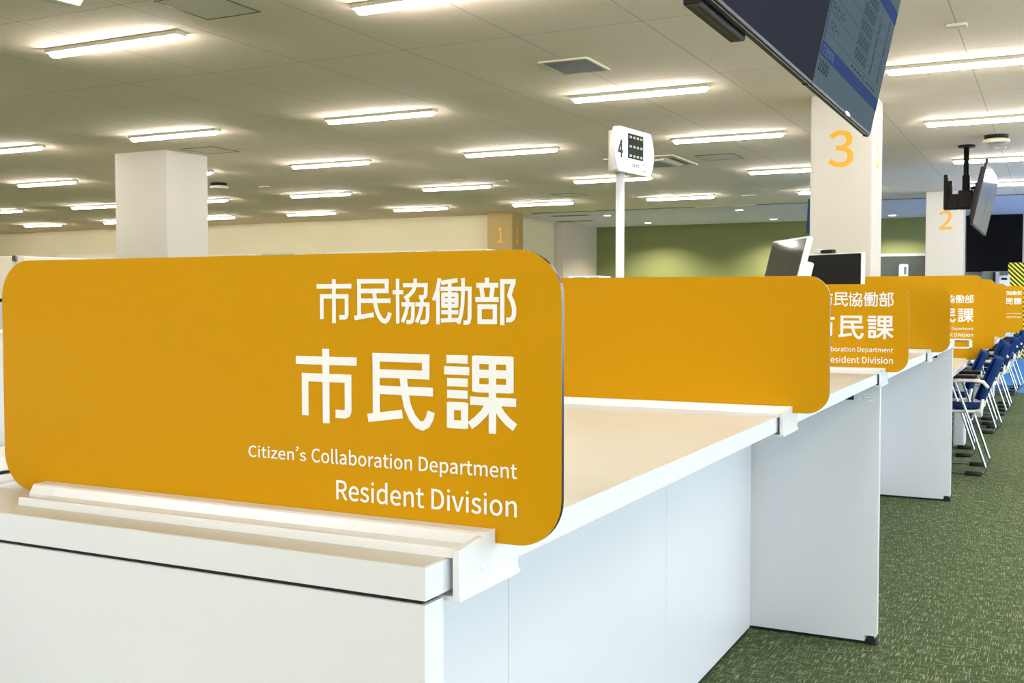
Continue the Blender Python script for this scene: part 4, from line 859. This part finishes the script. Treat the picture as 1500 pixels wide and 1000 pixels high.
# player box behind the first display (its slotted underside shows)
b = mb('black').box(0.10, 0.535, 0.030, 0.075, -0.010, 0.11, bev=0.003)
b.m('grilledark').box(0.103, 0.532, 0.033, 0.072, -0.0118, -0.0098)
b.m('black')
for k in range(26):
    for r in range(2): b.box(0.115 + k * 0.0158, 0.124 + k * 0.0158, 0.038 + r * 0.018, 0.050 + r * 0.018, -0.0124, -0.0116)
b.build('player_box', d1)

# far pair of displays
def far_display(y0, label):
    t, b = display(y0, label, False, zb=H + 0.845, xb=-0.845)
    m_ = mb('blackmetal').box(0.45, 0.75, DT + 0.035, DT + 0.08, 0.22, 0.50, bev=0.006); b(m_, 'mount_plate', t)
    return t
e1 = far_display(13.36, 'farther hanging display with bright reflections, nearer half of the pair')
e2 = far_display(14.68, 'farther hanging display, rear half of the pair near the number 2 column')
for e in (e1, e2):
    for c in e.children:
        if c.name.startswith('screen'): c.data.materials[0] = M['darkglass']
cz = CEIL - (H + 0.845)
b = mb('blackmetal').tube([(0.66, 0.12, 0.22), (0.66, 0.12, cz)], 0.030, 14).tube([(0.66, 0.12, 0.22), (0.66, 0.12, 0.62)], 0.042, 14).lathe([(0.095, cz - 0.025), (0.095, cz)], 0.66, 0.12)
b.box(0.58, 0.74, 0.04, 0.20, 0.22, 0.44, bev=0.012)
b.build('ceiling_pole', e1)
b = mb('blackmetal').box(0.58, 0.74, 0.20, 0.36, 0.22, 0.40, bev=0.010).box(0.56, 0.76, 0.315, 0.36, 0.22, 0.63, bev=0.006).box(0.60, 0.72, 0.27, 0.318, 0.38, 0.56, bev=0.006)
b.build('mount_bracket', e1)
mb('blackmetal').tube([(0.60, 0.0, 0.36), (0.60, -0.03, 0.44), (0.60, 0.03, 0.47), (0.60, 0.06, 0.45)], 0.02, 10).build('cable_loop', e1)
mb('blackmetal').box(-0.006, 0.74, 0.10, 0.15, 0.30, 0.36, bev=0.006).build('link_bar', e2)

# display over the staff side, seen past the number 3 column
t = local_thing('hanging_display', (-3.62, 18.0, H + 1.34), (math.radians(-8), math.radians(-8), math.radians(-50)), 'thin blue-lit display edge showing left of the number 3 column', 'display')
mb('black').box(-0.02, 1.0, 0.0, 0.04, -0.28, 0.29, bev=0.004).build('casing', t)
mb('blueglow').box(0.0, 0.98, -0.002, 0.001, -0.26, 0.27).build('screen', t)
mb('blackmetal').tube([(0.5, 0.08, 0.0), (0.5, 0.03, 0.42)], 0.025, 12).build('ceiling_pole', t)

# ------------------------------------------------------------------ monitors on the counter
ang = math.atan2(-0.30, 0.191)     # along the top edge, left end is the far end
t = local_thing('touch_terminal', (-1.000, 4.088, ZT + 0.001), (0, 0, ang), 'white tilted touch monitor with reflective grey screen behind the plain sign', 'monitor')
# local x runs from the far end to the near end, local -y is the screen side
tb = Matrix.Rotation(math.radians(-14), 4, 'X')
def tl(bd, name):
    for v in bd.bm.verts: v.co = tb @ v.co
    return bd.build(name, t)
tl(mb('plastic').box(-0.19, 0.178, 0.0, 0.024, 0.10, 0.497, bev=0.006), 'casing')
tl(mb('greyscreen').box(-0.184, 0.172, -0.0015, 0.001, 0.112, 0.488), 'screen')
tl(mb('plastic').box(-0.06, 0.155, 0.024, 0.060, 0.06, 0.41, bev=0.008), 'back_housing')
mb('plastic').box(-0.13, 0.13, -0.06, 0.16, 0.0, 0.014, bev=0.005).box(-0.04, 0.04, 0.05, 0.11, 0.014, 0.22, bev=0.01).build('stand', t)
ang2 = math.atan2(-0.20, 0.292)
t = local_thing('desk_monitor', (-0.935, 5.11, ZT + 0.001), (0, 0, ang2), 'black desk monitor with white frame and webcam, in front of the number 3 column', 'monitor')
mb('plastic').box(-0.24, 0.206, 0.0, 0.022, 0.17, 0.460, bev=0.004).build('casing', t)
mb('darkglass').box(-0.236, 0.200, -0.0015, 0.001, 0.178, 0.455).build('screen', t)
wc = mb('black').box(-0.035, 0.035, -0.012, 0.018, 0.462, 0.478, bev=0.004).m('plastic').box(-0.075, -0.040, -0.008, 0.016, 0.461, 0.482, bev=0.004).build('webcam', t)
mb('plastic').box(-0.10, 0.10, -0.05, 0.13, 0.0, 0.012, bev=0.004).box(-0.025, 0.025, 0.022, 0.06, 0.012, 0.34, bev=0.008).build('stand', t)

# ------------------------------------------------------------------ staff side
t = thing('side_cabinet', (-1.36, 1.2, 0), 'narrow white ledge cabinet with a black joint at the far left of the counter', 'cabinet')
mb('cab').box(-1.40, -1.300, -0.2, 2.2, 0.0, 0.961).build('body', t)
mb('gap').box(-1.39, -1.305, -0.19, 2.19, 0.961, 0.966).build('shadow_gap', t)
mb('cab').box(-1.40, -1.298, -0.2, 2.2, 0.966, 0.985, bev=0.002).build('top', t)
t = thing('desk_screen', (-1.44, 1.3, 0), 'grey desk screen standing behind the narrow ledge at the left edge', 'partition')
mb('cabgrey').box(-1.44, -1.415, 0.3, 2.0, 0.06, H - 0.052, bev=0.003).build('panel', t)
mb('white').box(-1.443, -1.412, 0.3, 2.0, H - 0.052, H - 0.047).build('top_rail', t)
mb('steel').box(-1.46, -1.41, 0.35, 0.40, 0.0, 0.06).box(-1.46, -1.41, 1.90, 1.95, 0.0, 0.06).build('foot', t)
t = thing('storage_cabinet', (-4.3, 3.25, 0), 'tall beige storage cabinet with a black joint, left of the nearest sign', 'cabinet')
mb('cabgrey').box(-5.0, -3.68, 3.0, 3.45, 0.05, H - 0.014).build('lower_body', t)
mb('gap').box(-4.99, -3.69, 3.02, 3.44, H - 0.014, H - 0.001).build('shadow_gap', t)
mb('beigecab').box(-5.0, -3.68, 3.0, 3.45, H - 0.001, H + 0.170, bev=0.004).build('upper_body', t)
mb('steel').box(-3.735, -3.715, 2.99, 3.02, H + 0.150, H + 0.172).build('latch', t)
mb('gap').box(-4.95, -3.72, 3.03, 3.42, 0.0, 0.05).build('plinth', t)
FC = [(-13.945, -12.633, 0.671, 'cab', 'long low white cabinet top peeking over the sign, left of the plain column'), (-10.891, -10.166, 0.627, 'cab', 'white cabinet top peeking over the sign, just right of the plain column'),
      (-9.90, -9.34, 0.629, 'cabgrey', 'grey cabinet top peeking over the sign, second right of the plain column'), (-8.80, -7.39, 0.622, 'cab', 'wide white cabinet top peeking over the middle of the nearest sign'),
      (-7.06, -6.37, 0.618, 'cab', 'white cabinet top peeking over the sign, nearest the ochre column')]
for x0, x1, z, m_, lab in FC:
    t = thing('storage_cabinet', ((x0 + x1) / 2, 12.2, 0), lab, 'cabinet')
    mb(m_).box(x0, x1, 12.0, 12.45, 0.05, H + z - 0.02).build('body', t)
    mb('cab' if m_ == 'cab' else 'cabgrey').box(x0 - 0.005, x1 + 0.005, 11.99, 12.455, H + z - 0.02, H + z).build('top', t)
    xm = (x0 + x1) / 2
    for a, c in ((x0 + 0.01, xm - 0.003), (xm + 0.003, x1 - 0.01)):
        dd = mb(m_).box(a, c, 11.985, 12.0, 0.08, H + z - 0.03, bev=0.002).build('door', t)
        hx = c - 0.05 if c < xm else a + 0.05
        mb('steel').box(hx - 0.008, hx + 0.008, 11.97, 11.985, 0.9, 1.05).build('handle', dd)
    mb('gap').box(x0 + 0.03, x1 - 0.03, 12.02, 12.44, 0.0, 0.05).build('plinth', t)
t = thing('office_cabinet', (-5.05, 12.2, 0), 'white office cabinet hidden below the printer behind the plain sign', 'cabinet')
mb('cab').box(-5.35, -4.75, 11.95, 12.45, 0.04, 1.17).build('body', t)
mb('gap').box(-5.32, -4.78, 11.98, 12.44, 0.0, 0.04).build('plinth', t)
mb('cab').box(-5.34, -5.055, 11.935, 11.95, 0.07, 1.15, bev=0.002).build('door', t); mb('cab').box(-5.045, -4.76, 11.935, 11.95, 0.07, 1.15, bev=0.002).build('door', t)
t = thing('printer', (-5.05, 12.2, 1.17), 'white office printer top with a blue strip, left of the number board pole', 'printer')
mb('plastic').box(-5.25, -4.85, 12.0, 12.4, 1.17, H + 0.272, bev=0.01).build('body', t)
mb('ui_blue').box(-5.18, -5.03, 11.996, 12.001, H + 0.235, H + 0.252).build('display_strip', t)
mb('greytext').box(-4.96, -4.88, 11.996, 12.001, H + 0.238, H + 0.250).build('control_panel', t)

# ------------------------------------------------------------------ light, sky, camera
w = bpy.data.worlds.new('sky'); SC.world = w; w.use_nodes = True
bg = w.node_tree.nodes['Background']; bg.inputs[0].default_value = (0.72, 0.86, 1.0, 1); bg.inputs[1].default_value = 5.3
pl = bpy.data.lights.new('window_portal', 'AREA'); pl.shape = 'RECTANGLE'; pl.size = 32.8; pl.size_y = 2.6; pl.cycles.is_portal = True
po = bpy.data.objects.new('window_portal', pl); COL.objects.link(po); po.location = (XR + 0.1, 9.45, 1.45); po.rotation_euler = (PI / 2, 0, PI / 2)

cam = bpy.data.cameras.new('camera'); co = bpy.data.objects.new('camera', cam); COL.objects.link(co)
cam.sensor_width = 36.0; cam.lens = f_px / 1500 * 36.0; cam.clip_end = 200
co.location = (0, 0, H); co.rotation_euler = (PI / 2 + PITCH, 0, YAW)
SC.camera = co
SC.view_settings.view_transform = 'Standard'; SC.view_settings.look = 'None'
SC.view_settings.exposure = -0.03; SC.view_settings.gamma = 1.0; SC.view_settings.use_curve_mapping = False
for o in bpy.data.objects:
    if '_o' in o: del o['_o']
SC.cycles.max_bounces = 8; SC.cycles.diffuse_bounces = 5; SC.cycles.glossy_bounces = 4
SC.cycles.sample_clamp_indirect = 8.0
SC.cycles.use_denoising = True
